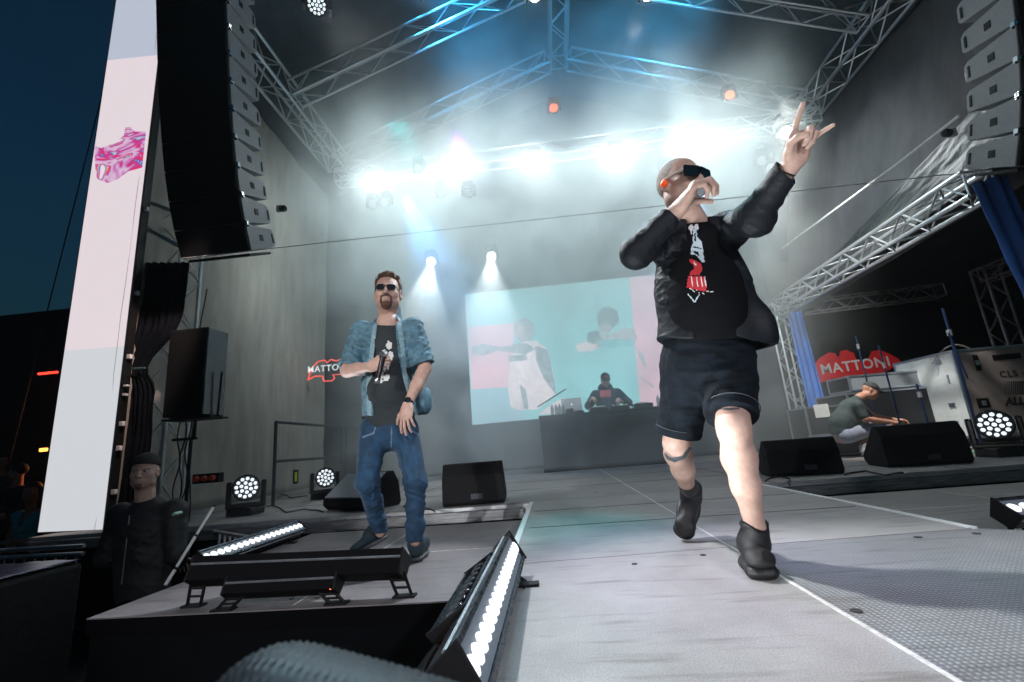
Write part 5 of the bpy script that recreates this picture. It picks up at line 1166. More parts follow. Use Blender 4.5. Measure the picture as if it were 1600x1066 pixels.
    nL = np.array(Vector(wrL - elL).normalized()); nR = np.array(Vector(wrR - elR).normalized())
    nearL = lambda P: .16 - np.linalg.norm(P - wrL, axis=1)
    nearR = lambda P: .16 - np.linalg.norm(P - wrR, axis=1)
    cutL = lambda P: np.minimum(cL(P), nearL(P)); cutR = lambda P: np.minimum((P - (wrR - .03 * nR)) @ nR, nearR(P))
    hem = lambda P: .935 - P[:, 2] + .16 * (P[:, 0] - .775)*-1 - .012 * np.sin(P[:, 0] * 22)
    def opening(P):
        z = P[:, 2]; c = .755 - .03 * (1.4 - z); w = .052 + .035 * np.clip((1.5 - z) / .5, 0, 1)
        return np.minimum(np.minimum(w - np.abs(P[:, 0] - c), 2.06 - P[:, 1]), 1.6 - z)
    necks = above((.765, 2.08, 1.535), (0, -.25, 1))
    nk = lambda P: np.minimum(necks(P), .13 - np.linalg.norm(P[:, :2] - np.array((.765, 2.06)), axis=1))
    fo = folds([(shL, elL, 95, 1.3), (elL, wrL, 80, 1.0), (shR, elR, 95, 1.2), (elR, wrR, 85, .8), ((.66, 2.1, 1.3), (.80, 2.1, .95), 42, .8)], .0045, 21)
    js = skin_obj("overshirt", [B.mesh(.0048, fo, cmax(cutL, cutR, hem, opening, nk))], jacket, t, 1)
    print_on(js, [([(1100 + dx, 362 + dy), (1103 + dx, 364 + dy), (1101 + dx, 368 + dy), (1098 + dx, 366 + dy)], pr_t) for dx, dy in ((0, 0), (4, 5), (8, -1), (-1, 6), (7, 7))])
    0 and print_on(js, [([(1205, 300), (1222, 262), (1256, 262), (1252, 290), (1225, 325), (1180, 365), (1150, 360), (1180, 330)], lining), ([(1066, 330), (1046, 326), (1015, 372), (1000, 410), (1030, 400)], lining),
                  ], Vector((0, -1, -.0)))
    b = MB()
    for i in range(5):
        z = 1.34 - i * .085; y = None; b = MB(); b.lathe([(.006, 0), (.005, .003)], (.665 + .006 * i, 1.952 - .006 * i, z), -Y, 10); 
    # shorts
    B = Body()
    B.cone((.745, 2.14, .98), (.745, 2.15, .88), .19, .20, .05, fl_, .72)
    kL = knL * .86 + hpL * .14; kR = knR * .9 + hpR * .1
    B.cone(hpL, kL, .118, .094, .04); B.cone(hpR, kR, .118, .096, .04)
    for hp, kk in ((hpL, kL), (hpR, kR)):
        d = np.array(Vector(hp - kk).normalized()); B.cone(kk - d * .03, kk + d * .045, .079, .085, .004, sub=True)
        B.cone(kk + d * .0, kk + d * .04, .102, .103, .006)
    dL = np.array(Vector(kL - hpL).normalized()); dR = np.array(Vector(kR - hpR).normalized())
    cutf = cmax(lambda P: np.minimum((P - kL) @ dL, .2 - np.linalg.norm(P - kL, axis=1)), lambda P: np.minimum((P - kR) @ dR, .2 - np.linalg.norm(P - kR, axis=1)), lambda P: P[:, 2] - 1.0)
    fo = folds([(hpL, kL, 40, 1.0), (hpR, kR, 40, 1.0)], .009, 31)
    sh = skin_obj("denim_shorts", [B.mesh(.0050, fo, cutf)], denim_blk, t, 1)
    for hp, kk in ((hpL, kL), (hpR, kR)):
        d = (Vector(hp) - Vector(kk)).normalized(); b = MB(); a = d.orthogonal().normalized(); c = d.cross(a)
        for off in (.0385,):
            b.tube([Vector(kk) + d * off + (a * math.cos(q / 24 * 6.283) + c * math.sin(q / 24 * 6.283)) * .1045 for q in range(25)], .0022, 5, caps=False)
        b.build("cuff_seam", mat("dull cuff seam", (.035, .045, .055), .85), sh)
    # boots
    shoe(anL - np.array((0, -.0, .035)), (.712, 1.865, .0), (0, 0, 1), W_=.060, sole=.042, heel=(.772, 2.135, 0), collar=.085, m=boot, ms=boot_sole, parent=t, name="boot")
    shoe(anR + np.array((0, .0, -.01)), (.612, 2.60, .004), (-.15, -1, .35), W_=.056, sole=.032, heel=(.745, 2.735, .232), collar=.075, m=boot, ms=boot_sole, parent=t, name="boot")
    # sunglasses
    g = thing_child("sunglasses", t); w = H.w
    b = MB(); fr = mat("glossy black frame", (.006, .006, .006), .12, coat=.5); lens = mat("dark mirror lens", (.004, .008, .007), .04, spec=.9, coat=1)
    rx, fy, uz = (Vector(H.M[:, i]) for i in range(3))
    o_ = Vector(w(0, .108, -.002))
    def ring(x0, x1, z0, z1, e, y0): 
        return [((x0, z0), (x1, z0), (x1, z0 + e), (x0, z0 + e)), ((x0, z1 - e), (x1, z1 - e), (x1, z1), (x0, z1)), ((x0, z0 + e), (x0 + e, z0 + e), (x0 + e, z1 - e), (x0, z1 - e)), ((x1 - e, z0 + e), (x1, z0 + e), (x1, z1 - e), (x1 - e, z1 - e))]
    for q in (-1, 1):
        fx = (rx * q - fy * .22).normalized(); oo = o_ + rx * q * .004
        b = MB()
        for poly in ring(.0, .072, -.024, .030, .0065, 0): b.prism([(p[0], p[1]) for p in poly], oo, fx, uz, fy * .010)
        b.build("rim", fr, g, bevel=.0015)
        b = MB(); b.prism([(.006, -.018), (.066, -.018), (.066, .024), (.006, .024)], oo + fy * .004, fx, uz, fy * .003); b.build("lens", lens, g)
        b = MB(); s0 = oo + fx * .070 + uz * .014; s1 = Vector(w(q * .083, -.004, .012)); b.tube([s0, s0 * .5 + s1 * .5 + rx * q * .002, s1], .0055, 6); b.build("temple_arm", mat("pale temple arm", (.5, .46, .44), .25) if q > 0 else fr, g)
    b = MB(); b.box(o_ + uz * .022, (.02, .010, .012), Matrix(H.M.tolist())); b.build("bridge", fr, g)
    # wrist bands
    d = Vector(wrR - elR).normalized(); a = d.orthogonal().normalized(); c = d.cross(a); b = MB(); bc = Vector(wrR) + d * .004
    def band(c0, d, r0, r1, w_): 
        m_ = MB(); m_.lathe([(r0, -w_), (r0 + .0015, -w_), (r1 + .0015, w_), (r1, w_)], c0, d, 28); return m_
    band(bc, d, .0305, .0295, .011).build("wrist_band", mat("pale paper band", (.55, .62, .62), .6), t, smooth=True)
    band(bc + d * .006, d, .0312, .0312, .0045).build("wrist_band", mat("teal band stripe", (.02, .42, .42), .5), t, smooth=True)
    b = MB(); d = Vector(wrL - elL).normalized(); band(Vector(wrL) - d * .030, d, .036, .034, .004).build("cuff_trim", mat("black elastic", (.006, .006, .006), .8), t, smooth=True)
    # the microphone in his hand is a thing of its own
    m_ = thing("microphone", "dark microphone with silver end held by the bald man at his mouth", "microphone", micC)
    mo = Vector(H.w(.0, .118, -.062)); e = Vector(at(1094, 303, 1.685)); dd = (e - mo).normalized()
    mic_mesh(m_, mo + dd * .0, dd)
    return t
def thing_child(name, parent):
    o = bpy.data.objects.new(name, None); COL.objects.link(o); o.empty_display_size = .05; put(o, parent); return o
def mic_mesh(m_, mo, dd, L_=.17):
    b = MB(); b.lathe([(.004, -.002), (.018, .003), (.025, .016), (.026, .03), (.022, .046)], mo, dd, 20); b.build("grille_head", mat("silver mesh", (.35, .36, .37), .35, .9, bump=.8, bs=900), m_, smooth=True)
    b = MB(); b.lathe([(.023, .044), (.023, .052), (.018, .058), (.0165, L_ * .8), (.018, L_)], mo, dd, 20); b.build("handle", mat("black microphone body", (.02, .02, .022), .3, .3), m_, smooth=True)
    b = MB(); b.lathe([(.0185, L_), (.0190, L_ + .022), (.015, L_ + .027)], mo, dd, 20); b.build("end_cap", mat("silver end ring", (.55, .56, .58), .2, .95), m_, smooth=True)
performer_main()
# ------------------------------------------------------------------ the performer in denim
denim_l = mat("light blue denim shirt", (.085, .18, .235), .8, var=.6, vs_=22, bump=.45, bs=350)
denim_j = mat("blue jeans denim", (.011, .045, .095), .85, var=.55, vs_=9, bump=.4, bs=400)
tee2 = mat("faded black cotton", (.018, .026, .030), .85, var=.3, vs_=30, bump=.2, bs=400)
add_creases(denim_l, 8, .014, .9); add_creases(denim_j, 7, .008, .7); add_creases(tee2, 6, .006, .5)
def performer_denim():
    t = thing("person", "bearded man in open denim shirt and jeans holding a microphone at his chest", "person", (-1.08, 3.05, LOWZ))
    yb = 3.0
    H = Head(at(606, 459, 2.95), (.24, -1, .04), (.02, .04, 1), 1.12)
    neck = np.array(at(607, 491, 3.0)); ch = np.array(at(606, 545, 3.02)); pel = np.array(at(610, 655, 3.05))
    shR = np.array(at(566, 517, 3.02)); elR = np.array(at(542, 580, 2.92)); wrR = np.array(at(578, 573, 2.76))
    shL = np.array(at(645, 512, 3.03)); elL = np.array(at(664, 575, 3.02)); wrL = np.array(at(636, 634, 2.86))
    hpR = np.array(at(585, 672, 3.05)); hpL = np.array(at(632, 672, 3.05)); knR = np.array(at(573, 752, 2.88)); knL = np.array(at(650, 752, 2.98))
    anR = np.array(at(594, 832, 3.22)); anL = np.array(at(649, 846, 3.08))
    B = Body(); H.skin(B, neck, .062, jaw=1.12); head_v = B.mesh(.0040)
    B = Body(); kn = np.array(at(600, 562, 2.72)); hand(B, wrR, kn - wrR, (.35, .9, -.1), 1, [(.7, 1.1, .6), (.75, 1.15, .6), (.8, 1.15, .6), (.9, 1.1, .7)], spread=(.05, 0, -.04, -.08), thumb=((.5, .6), .5, .4), s=1.05, fore=(elR * .5 + wrR * .5, .040))
    B.cone(elR, elR * .5 + wrR * .5, .046, .042, .02); hR = B.mesh(.0036)
    B = Body(); kn = np.array(at(633, 660, 2.82)); hand(B, wrL, kn - wrL, (.15, .95, -.1), -1, [(.35, .3, .2), (.30, .35, .2), (.35, .4, .25), (.45, .45, .25)], spread=(.16, .04, -.10, -.24), thumb=((.45, .2), .3, .2), s=1.05, fore=(elL * .5 + wrL * .5, .040))
    B.cone(elL, elL * .5 + wrL * .5, .048, .042, .02); hL = B.mesh(.0036)
    B = Body(); B.cone(pel - np.array((0, 0, .06)), ch, .10, .12, .05, (0, 1, 0), .6); B.cone(neck - np.array((0, 0, .06)), neck, .09, .06)
    for sh, el in ((shR, elR), (shL, elL)): B.cone(ch, sh, .06, .05, .05); B.cone(sh, el, .05, .046)
    for h, k_, a in ((hpR, knR, anR), (hpL, knL, anL)): B.cone(pel, h, .08, .08, .05); B.cone(h, k_, .08, .055); B.cone(k_, a, .05, .035)
    core = B.mesh(.014)
    skin_obj("body", [head_v, hR, hL, core], skinB, t, 1)
    H.eyes(t)
    # hair: curls on a cap, and a goatee
    hairm = mat("auburn curly hair", (.10, .042, .022), .6, var=.6, vs_=60, bump=.8, bs=220)
    B = Body(); B.ell(H.w(0, -.02, .050), H.r(.084, .102, .088), H.M, .01)
    for i in range(46):
        a = rnd.uniform(0, 6.28); r = rnd.uniform(.2, 1); B.ell(H.w(.072 * r * math.cos(a), -.01 + .085 * r * math.sin(a), .125 - .05 * r * r + rnd.uniform(0, .018)), H.r(.016, .016, .014), H.M, .008)
    cutf = cmin(above(H.w(0, .052, .078), H.M @ np.array((0, 1, -.9))), lambda P: P[:, 0] * 0 + 9)
    cut2 = above(H.w(0, -.03, -.04), H.M @ np.array((0, .5, -1)))
    cut3 = above(H.w(0, .02, .0), H.M @ np.array((0, 1, -.15)))
    front = lambda P: np.minimum(cut3(P), -above(H.w(0, 0, .075), H.M @ np.array((0, -.2, 1)))(P))
    skin_obj("hair", [B.mesh(.004, lambda P: .004 * gnoise(P, 190, 3) + .002 * gnoise(P, 420, 5), cmax(cut2, front))], hairm, t, 0)
    b = MB()
    for i in range(150):
        a = rnd.uniform(0, 6.28); r = rnd.uniform(.1, 1); c = Vector(H.w(.080 * r * math.cos(a), -.015 + .092 * r * math.sin(a), .137 - .055 * r * r)); q = rnd.uniform(0, 6.28); s_ = rnd.uniform(.006, .012)
        e1 = Vector((math.cos(q), math.sin(q), 0)); b.tube([c + e1 * s_ * math.cos(w_) + Z * (s_ * math.sin(w_) + .008) for w_ in np.linspace(-.8, 3.4, 7)], .0013, 4)
    b.build("curls", hairm, t)
    B = Body(); B.ell(H.w(0, .062, -.098), H.r(.033, .031, .028), H.M, .01); B.ell(H.w(0, .092, -.050), H.r(.028, .010, .007), H.M, .006)
    for q in (-1, 1): B.cone(H.w(q * .027, .088, -.052), H.w(q * .030, .076, -.085), .007, .010, .008)
    B.ell(H.w(0, .103, -.068), H.r(.020, .020, .011), H.M, .004, sub=True)
    skin_obj("beard", [B.mesh(.0032, lambda P: .0014 * gnoise(P, 500, 8))], mat("reddish beard", (.12, .055, .038), .75, var=.5, vs_=120, bump=.8, bs=500), t, 0)
    g = thing_child("glasses", t); rx, fy, uz = (Vector(H.M[:, i]) for i in range(3)); o_ = Vector(H.w(0, .106, .004))
    for q in (-1, 1):
        fx = (rx * q - fy * .2).normalized(); oo = o_ + rx * q * .009; b = MB()
        pts = [oo + fx * (.026 + .027 * math.copysign(abs(math.cos(a)) ** .6, math.cos(a))) + uz * (.0 + .019 * math.copysign(abs(math.sin(a)) ** .6, math.sin(a))) for a in np.linspace(0, 6.283, 25)]
        b.tube(pts, .0026, 6, caps=False); b.build("rim", blk_gloss, g); b = MB(); b.add([p + fy * .0 for p in pts[:-1]], [tuple(range(24))]); 
        b.add([p - fy * .0015 for p in pts[:-1]], [tuple(range(24))[::-1]]); b.build("lens", mat("tinted lens", (.015, .018, .02), .05, coat=1), g)
        b = MB(); b.tube([oo + fx * .052 + uz * .006, Vector(H.w(q * .082, -.005, .012))], .0026, 5); b.build("temple_arm", blk_gloss, g)
    b = MB(); b.tube([o_ - rx * .010 + uz * .004, o_ + fy * .004 + uz * .006, o_ + rx * .010 + uz * .004], .0024, 5); b.build("bridge", blk_gloss, g)
    # t shirt
    fl_ = (0, 1, 0); B = Body()
    B.cone(ch + np.array((0, 0, .02)), pel + np.array((0, 0, -.02)), .155, .170, .05, fl_, .74); B.cone(ch + np.array((0, 0, .04)), neck - np.array((0, 0, .03)), .12, .07, .05)
    B.ell((ch + pel) / 2 + np.array((0, -.05, -.02)), (.13, .10, .17), np.eye(3), .06)
    zb = at(610, 678, 2.9)[2]
    ts = skin_obj("t_shirt", [B.mesh(.006, folds([(ch, pel, 50, .8)], .005, 41), cmax(lambda P: zb - P[:, 2], above(neck - np.array((0, .03, -.026)), (0, -.35, 1))))], tee2, t, 1)
    pr_w = mat("white motif", (.60, .62, .60), .7); pr = []
    def bl(cx, cyy, rx_, ry_, m_): pr.append(([(cx + rx_ * math.cos(k / 10 * 6.283) * rnd.uniform(.75, 1.2), cyy + ry_ * math.sin(k / 10 * 6.283) * rnd.uniform(.75, 1.2)) for k in range(10)], m_))
    for c in [(608, 540, 5, 7), (600, 552, 5, 6), (610, 556, 4, 8), (602, 575, 6, 7), (595, 588, 7, 9), (603, 590, 6, 7)]: bl(*c, pr_w)
    for c in [(594, 585, 2, 3), (601, 584, 2, 3), (598, 593, 2, 1.5), (606, 548, 1.5, 3)]: bl(*c, tee2)
    print_on(ts, pr)
    # denim shirt
    B = Body(); low = pel + np.array((0, 0, .03))
    B.cone(ch + np.array((0, 0, .03)), (ch + low) / 2, .165, .178, .05, fl_, .74); B.cone((ch + low) / 2, low, .178, .20, .05, fl_, .72)
    B.ell(np.array(at(664, 625, 3.04)), (.05, .10, .10), np.eye(3), .06)
    for sh, el, k in ((shR, elR, .78), (shL, elL, .80)):
        e_ = sh * (1 - k) + el * k * 1.0; e_ = sh + (el - sh) * .92
        B.cone(ch + np.array((0, 0, .09)), sh, .085, .070, .05); B.cone(sh, e_, .074, .066, .03); d = np.array(Vector(el - sh).normalized())
        B.cone(e_ - d * .04, e_ - d * .005, .071, .073, .006); B.cone(e_ - d * .05, e_ + d * .08, .052, .060, .004, sub=True)
    B.cone(ch + np.array((0, .03, .05)), neck + np.array((0, .03, .035)), .12, .082, .03)
    for q in (-1, 1): B.cone(neck + np.array((q * .045, .02, .005)), neck + np.array((q * .078, -.055, -.06)), .022, .022, .01, (q, -.5, .3), .55)
    dR = np.array(Vector(elR - shR).normalized()); dL = np.array(Vector(elL - shL).normalized())
    cR = lambda P: np.minimum((P - (shR + (elR - shR) * .92)) @ dR, .13 - np.linalg.norm(P - elR, axis=1)); cL = lambda P: np.minimum((P - (shL + (elL - shL) * .92)) @ dL, .13 - np.linalg.norm(P - elL, axis=1))
    sx, sy = pixof(np.array([neck]))
    def opening(P):
        x, y = pixof(P); v = np.clip((y - 495) / 165, 0, 1.2)
        xl = 592 - 8 * np.sin(v * 2.6) - 3 * v; xr = 618 + 2 * v + 34 * v ** 2.2
        s_ = .0042; return np.minimum(np.minimum((x - xl) * s_, (xr - x) * s_), (yb + .01) - P[:, 1])
    def hem(P):
        x, y = pixof(P); lim = np.where(x < 600, 664 + (x - 560) * .18, 664 - np.clip(x - 640, -60, 60) * .38 - 4); return (y - lim) * .0042
    B.cone(low + np.array((0, 0, -.16)), low + np.array((0, 0, .12)), .205, .18, .01, fl_, .70, sub=True)
    nk = lambda P: np.minimum(above(neck + np.array((0, 0, .055)), (0, -.3, 1))(P), .12 - np.linalg.norm(P[:, :2] - neck[:2], axis=1))
    dsq = skin_obj("denim_shirt", [B.mesh(.0058, folds([(shR, elR, 90, 1.5), (shL, elL, 90, 1.5), (ch, low, 38, .9), (np.array(at(640, 530, 3)), np.array(at(650, 640, 3)), 50, .9)], .0072, 51), cmax(cR, cL, opening, hem, nk))], denim_l, t, 1)
    pd_ = mat("faded denim placket", (.20, .32, .37), .8, var=.4, vs_=60, bump=.3, bs=300); dk_ = mat("dark denim pocket edge", (.05, .12, .18), .8)
    print_on(dsq, [([(620, 500), (627, 500), (634, 560), (640, 620), (657, 655), (650, 660), (631, 620), (627, 560)], pd_), ([(583, 505), (589, 505), (584, 560), (579, 600), (581, 655), (574, 656), (572, 600), (577, 555)], pd_),
        ([(634, 538), (656, 532), (657, 535), (646, 546), (636, 542)], dk_), ([(556, 545), (572, 547), (571, 551), (563, 557), (556, 549)], dk_), ([(540, 570), (560, 582), (558, 587), (538, 575)], pd_), ([(645, 572), (678, 566), (679, 571), (646, 578)], pd_)])
    seam = mat("pale seam", (.16, .20, .24), .8)
    # jeans
    B = Body(); B.cone(pel + np.array((0, 0, .02)), pel - np.array((0, 0, .05)), .155, .165, .05, fl_, .74)
    for h, k_, a in ((hpR, knR, anR), (hpL, knL, anL)):
        B.cone(h, k_, .100, .070, .04); B.cone(k_, k_ * .3 + a * .7, .068, .054, .03); B.cone(k_ * .3 + a * .7, a + np.array((0, 0, .02)), .054, .056, .03)
    cutf = cmax(*[(lambda a: (lambda P: np.minimum(a[2] + .0 - P[:, 2], .15 - np.linalg.norm(P - a, axis=1))))(a) for a in (anR, anL)], lambda P: P[:, 2] - (pel[2] + .10))
    skin_obj("jeans", [B.mesh(.0055, folds([(hpR, knR, 40, .7), (knR, anR, 70, 1.0), (hpL, knL, 40, .6), (knL, anL, 70, 1.1)], .0065, 61), cutf)], denim_j, t, 1)
    jn = [o for o in kids(t) if o.name.startswith('jeans')][0]; js_ = mat('jeans stitching', (.10, .16, .24), .8); jf = mat('faded jeans denim', (.016, .060, .12), .85, var=.5, vs_=12, bump=.4, bs=400); add_creases(jf, 7, .008, .7)
    print_on(jn, [([(575, 700), (590, 690), (598, 712), (590, 745), (575, 752), (566, 730)], jf), ([(628, 700), (645, 692), (652, 715), (652, 748), (640, 752), (632, 730)], jf), ([(611, 668), (613, 668), (612, 700), (610, 700)], js_), ([(566, 682), (583, 676), (586, 665), (588, 665), (585, 678), (566, 685)], js_), ([(655, 678), (643, 672), (641, 664), (639, 664), (641, 674), (655, 681)], js_)])
    sn = mat("teal running shoe", (.006, .022, .032), .6, var=.4, vs_=30, bump=.3, bs=300); so = mat("dark grey shoe sole", (.05, .055, .06), .6)
    pale = mat("pale shoe laces", (.3, .36, .38), .7)
    toeL = np.array(atz(648, 880, LOWZ)) + np.array((0, 0, .004)); 
    shoe(anL + np.array((0, 0, -.02)), toeL, (0, 0, 1), W_=.050, sole=.03, heel=toeL + np.array((-.015, .285, 0)), collar=.01, m=sn, ms=so, parent=t, name="shoe", extra=pale)
    toeR = np.array(atz(551, 872, LOWZ)); he = np.array(at(612, 838, 3.30)); he[2] = max(he[2], LOWZ + .05)
    v = he - toeR; he = toeR + v / np.linalg.norm(v) * .29; an2 = he + np.array((-.055, -.02, .09))
    shoe(an2, toeR, (.3, -.05, 1), W_=.050, sole=.03, heel=he, collar=.01, m=sn, ms=so, parent=t, name="shoe", extra=pale)
    # watch, bracelet, microphone
    w_ = thing_child("wristwatch", t); d = Vector(wrL - elL).normalized(); c0 = Vector(wrL) - d * .022
    b = MB(); b.lathe([(.0305, -.011), (.0325, -.011), (.0318, .011), (.0298, .011)], c0, d, 26); b.build("strap", blk_gloss, w_, smooth=True)
    fn_ = (Vector((0, -1, -.1)) - d * Vector((0, -1, -.1)).dot(d)).normalized(); b = MB(); b.lathe([(.021, 0), (.022, .004), (.020, .009), (.014, .0095)], c0 + fn_ * .029, fn_, 24); b.build("watch_case", mat("chrome", (.6, .6, .62), .2, 1), w_, smooth=True)
    b = MB(); b.lathe([(.014, 0), (.013, .001)], c0 + fn_ * .0385, fn_, 20); b.build("dial", mat("dark dial", (.02, .02, .025), .2), w_)
    d = Vector(wrR - elR).normalized(); b = MB(); b.lathe([(.028, -.007), (.0295, -.007), (.0290, .007), (.0275, .007)], Vector(wrR) - d * .0, d, 22); b.build("wrist_band", mat("turquoise band", (.05, .45, .40), .5), t, smooth=True)
    m_ = thing("microphone", "dark microphone held low at the chest of the man in denim", "microphone", at(597, 575, 2.70)); a, c = at(601, 548, 2.74), at(588, 600, 2.70); mic_mesh(m_, a, (c - a).normalized(), .19)
performer_denim()

# ------------------------------------------------------------------ DJ
def dj():
    t = thing("person", "DJ in dark hooded sweatshirt and cap bending over the decks", "person", (1.2, 9.75, 0)); s = 1.12
    c = np.array(at(946, 594, 9.5)); H = Head(c, (0, -1, -.45), (0, -.3, 1), s)
    sh0 = c + np.array((0, .12, -.25)); B = Body(); H.skin(B, sh0, .06); hv = B.mesh(.008)
    hs = []
    for q, tgt in ((-1, (926, 622)), (1, (966, 624))):
        el = c + np.array((q * .40, -.02, -.50)); wr = np.array(at(tgt[0], tgt[1], 9.15)); B = Body(); hand(B, wr, np.array((-q * .02, -.1, -.03)), (0, 0, -1), q, [(.4, .4, .3)] * 4, s=1.1, fore=(el * .5 + wr * .5, .04)); hs.append(B.mesh(.007))
    B = Body(); B.cone(c + np.array((0, .14, -.95)), c + np.array((0, .13, -.35)), .16, .16, .05, (0, 1, 0), .7); B.cone(c + np.array((-.09, .14, -1.6)), c + np.array((-.09, .14, -.95)), .07, .10, .05); B.cone(c + np.array((.09, .14, -1.6)), c + np.array((.09, .14, -.95)), .07, .10, .05); core = B.mesh(.016)
    skin_obj("body", [hv, core] + hs, skinB, t, 1)
    hood = mat("dark blue sweatshirt", (.012, .04, .06), .9, var=.3, vs_=12, bump=.3, bs=200)
    B = Body(); B.cone(c + np.array((0, .14, -.95)), c + np.array((0, .13, -.38)), .24, .25, .06, (0, 1, 0), .7); B.ell(c + np.array((0, .14, -.14)), (.15, .12, .12), np.eye(3), .07)
    for q, tgt in ((-1, (926, 622)), (1, (966, 624))):
        el = c + np.array((q * .40, -.02, -.50)); wr = np.array(at(tgt[0], tgt[1], 9.15)); B.cone(c + np.array((q * .23, .12, -.28)), el, .11, .09, .05); B.cone(el, wr * .85 + el * .15, .085, .055, .04)
    hd = skin_obj("sweatshirt", [B.mesh(.011, folds([(c, c - np.array((0, 0, 1)), 30, 1)], .01, 5))], hood, t, 1)
    print_on(hd, [([(937, 610), (954, 609), (955, 620), (938, 621)], mat("faded red print", (.5, .10, .14), .7))])
    B = Body(); B.ell(H.w(0, -.01, .055), H.r(.086, .106, .085), H.M, .02); B.cone(H.w(-.03, .10, .05), H.w(.03, .10, .05), .045 * s, .045 * s, .02, H.M[:, 2], .25); B.cone(H.w(-.03, .13, .04), H.w(.03, .13, .04), .045 * s, .045 * s, .02, H.M[:, 2], .2)
    skin_obj("cap", [B.mesh(.008, None, above(H.w(0, 0, .02), H.M @ np.array((0, -.25, -1))))], mat("black cap", (.012, .02, .025), .8), t, 1)
    b = MB(); b.box(Vector(H.w(0, .098, .092)), (.07, .01, .035), Matrix(H.M.tolist())); b.build("cap_print", mat("faded red print"), t, bevel=.004)
    B = Body(); B.cone(c + np.array((-.09, .14, -1.62)), c + np.array((-.09, .14, -.9)), .09, .12, .05); B.cone(c + np.array((.09, .14, -1.62)), c + np.array((.09, .14, -.9)), .09, .12, .05); skin_obj("trousers", [B.mesh(.015)], tee, t, 1)
dj()
# ------------------------------------------------------------------ technician crouching at the right
def technician():
    t = thing("person", "technician in dark T-shirt, grey shorts and cap crouching to plug cables", "person", (4.7, 7.2, 0)); Yt = 7.2
    A = lambda x, y, d=0: np.array(at(x, y, Yt + d))
    H = Head(A(1360, 611), (.80, -.30, -.52), (.55, -.1, .8), 1.0)
    neck = A(1342, 622); ch = A(1330, 638); mid = A(1316, 660); pel = A(1318, 680); k1 = A(1388, 664, -.12); a1 = A(1348, 694, -.1); k2 = A(1392, 668, .12); a2 = A(1360, 697, .15)
    s1 = A(1341, 634, -.18); e1 = A(1352, 655, -.22); w1 = A(1392, 660, -.15); s2 = A(1343, 632, .15); e2 = A(1364, 651, .15); w2 = A(1400, 657, .08)
    B = Body(); H.skin(B, neck, .055); hv = B.mesh(.0065)
    B = Body()
    for e_, w_, q in ((e1, w1, 1), (e2, w2, -1)): hand(B, w_, (1, 0, -.05), (0, q * .3, -1), q, [(.6, .7, .4)] * 4, s=1.05, fore=(e_, .036))
    B.cone(s1, e1, .048, .042); B.cone(s2, e2, .048, .042); B.cone(e1, w1, .042, .028); B.cone(e2, w2, .042, .028); hh = B.mesh(.0065)
    B = Body()
    for k_, a, hp in ((k1, a1, pel), (k2, a2, pel)): B.cone(hp, k_, .085, .062, .04); B.cone(k_, k_ * .6 + a * .4 + np.array((-.01, 0, -.02)), .055, .058, .03); B.cone(k_ * .6 + a * .4, a, .055, .036, .03)
    B.cone(pel, ch, .12, .12, .05); B.cone(ch, neck, .1, .055, .05); B.cone(ch, s1, .07, .05); B.cone(ch, s2, .07, .05); cr = B.mesh(.009)
    skin_obj("body", [hv, hh, cr], skin_mat("warm skin", (.5, .25, .17)), t, 1)
    gt = mat("grey green T-shirt", (.045, .065, .065), .85, var=.25, vs_=14, bump=.2, bs=200)
    B = Body(); B.cone(pel + np.array((-.01, 0, .04)), mid, .155, .16, .06); B.cone(mid, ch, .16, .15, .06); B.cone(ch, neck + np.array((-.03, 0, -.02)), .13, .07, .05)
    for s_, e_ in ((s1, e1), (s2, e2)): B.cone(ch, s_, .1, .075, .05); B.cone(s_, s_ * .25 + e_ * .75, .075, .068, .03)
    skin_obj("t_shirt", [B.mesh(.008, folds([(pel, ch, 30, 1.0)], .009, 7), cmax(lambda P: np.minimum(pel[2] + .02 - P[:, 2], .3), above(neck + np.array((.02, 0, .0)), (1, 0, .7))))], gt, t, 1)
    B = Body(); B.cone(pel + np.array((0, -.07, 0)), k1 * .93 + pel * .07, .125, .085, .04); B.cone(pel + np.array((0, .07, 0)), k2 * .93 + pel * .07, .125, .085, .04)
    skin_obj("shorts", [B.mesh(.009, folds([(pel, k1, 40, .8)], .007, 9), cmax(lambda P: np.minimum((P - (k1 * .95 + pel * .05)) @ np.array((1, 0, 0)), 1)))], mat("pale grey shorts", (.30, .33, .42), .85, var=.2, vs_=10), t, 1)
    B = Body(); B.ell(H.w(0, -.012, .055), H.r(.084, .104, .080), H.M, .01); B.cone(H.w(-.03, .11, .035), H.w(.03, .11, .035), .05, .05, .02, H.M[:, 2], .2)
    skin_obj("cap", [B.mesh(.0065, None, above(H.w(0, 0, .025), H.M @ np.array((0, -.2, -1))))], mat("dark cap cloth", (.04, .045, .045), .8, var=.4, vs_=40), t, 1)
    wh = mat("white sneaker", (.45, .46, .48), .6, var=.3, vs_=30)
    for a, q in ((a1, 0), (a2, .25)):
        h = a + np.array((-.06, 0, 0)); h[2] = .02; shoe(a + np.array((0, 0, -.03)), h + np.array((.28, -.05, -.012)), (0, 0, 1), W_=.048, sole=.03, heel=h, collar=.02, m=wh, ms=wh, parent=t, name="shoe", vox=.007)
        b = MB(); 
        for i in range(3): p = Vector(h) + V3(.10 + i * .03, -.055, .06); b.tube([p, p + V3(.03, .0, .045)], .006, 5)
        b.build("shoe_stripe", mat("dark stripes", (.02, .03, .05), .6), t)
technician()
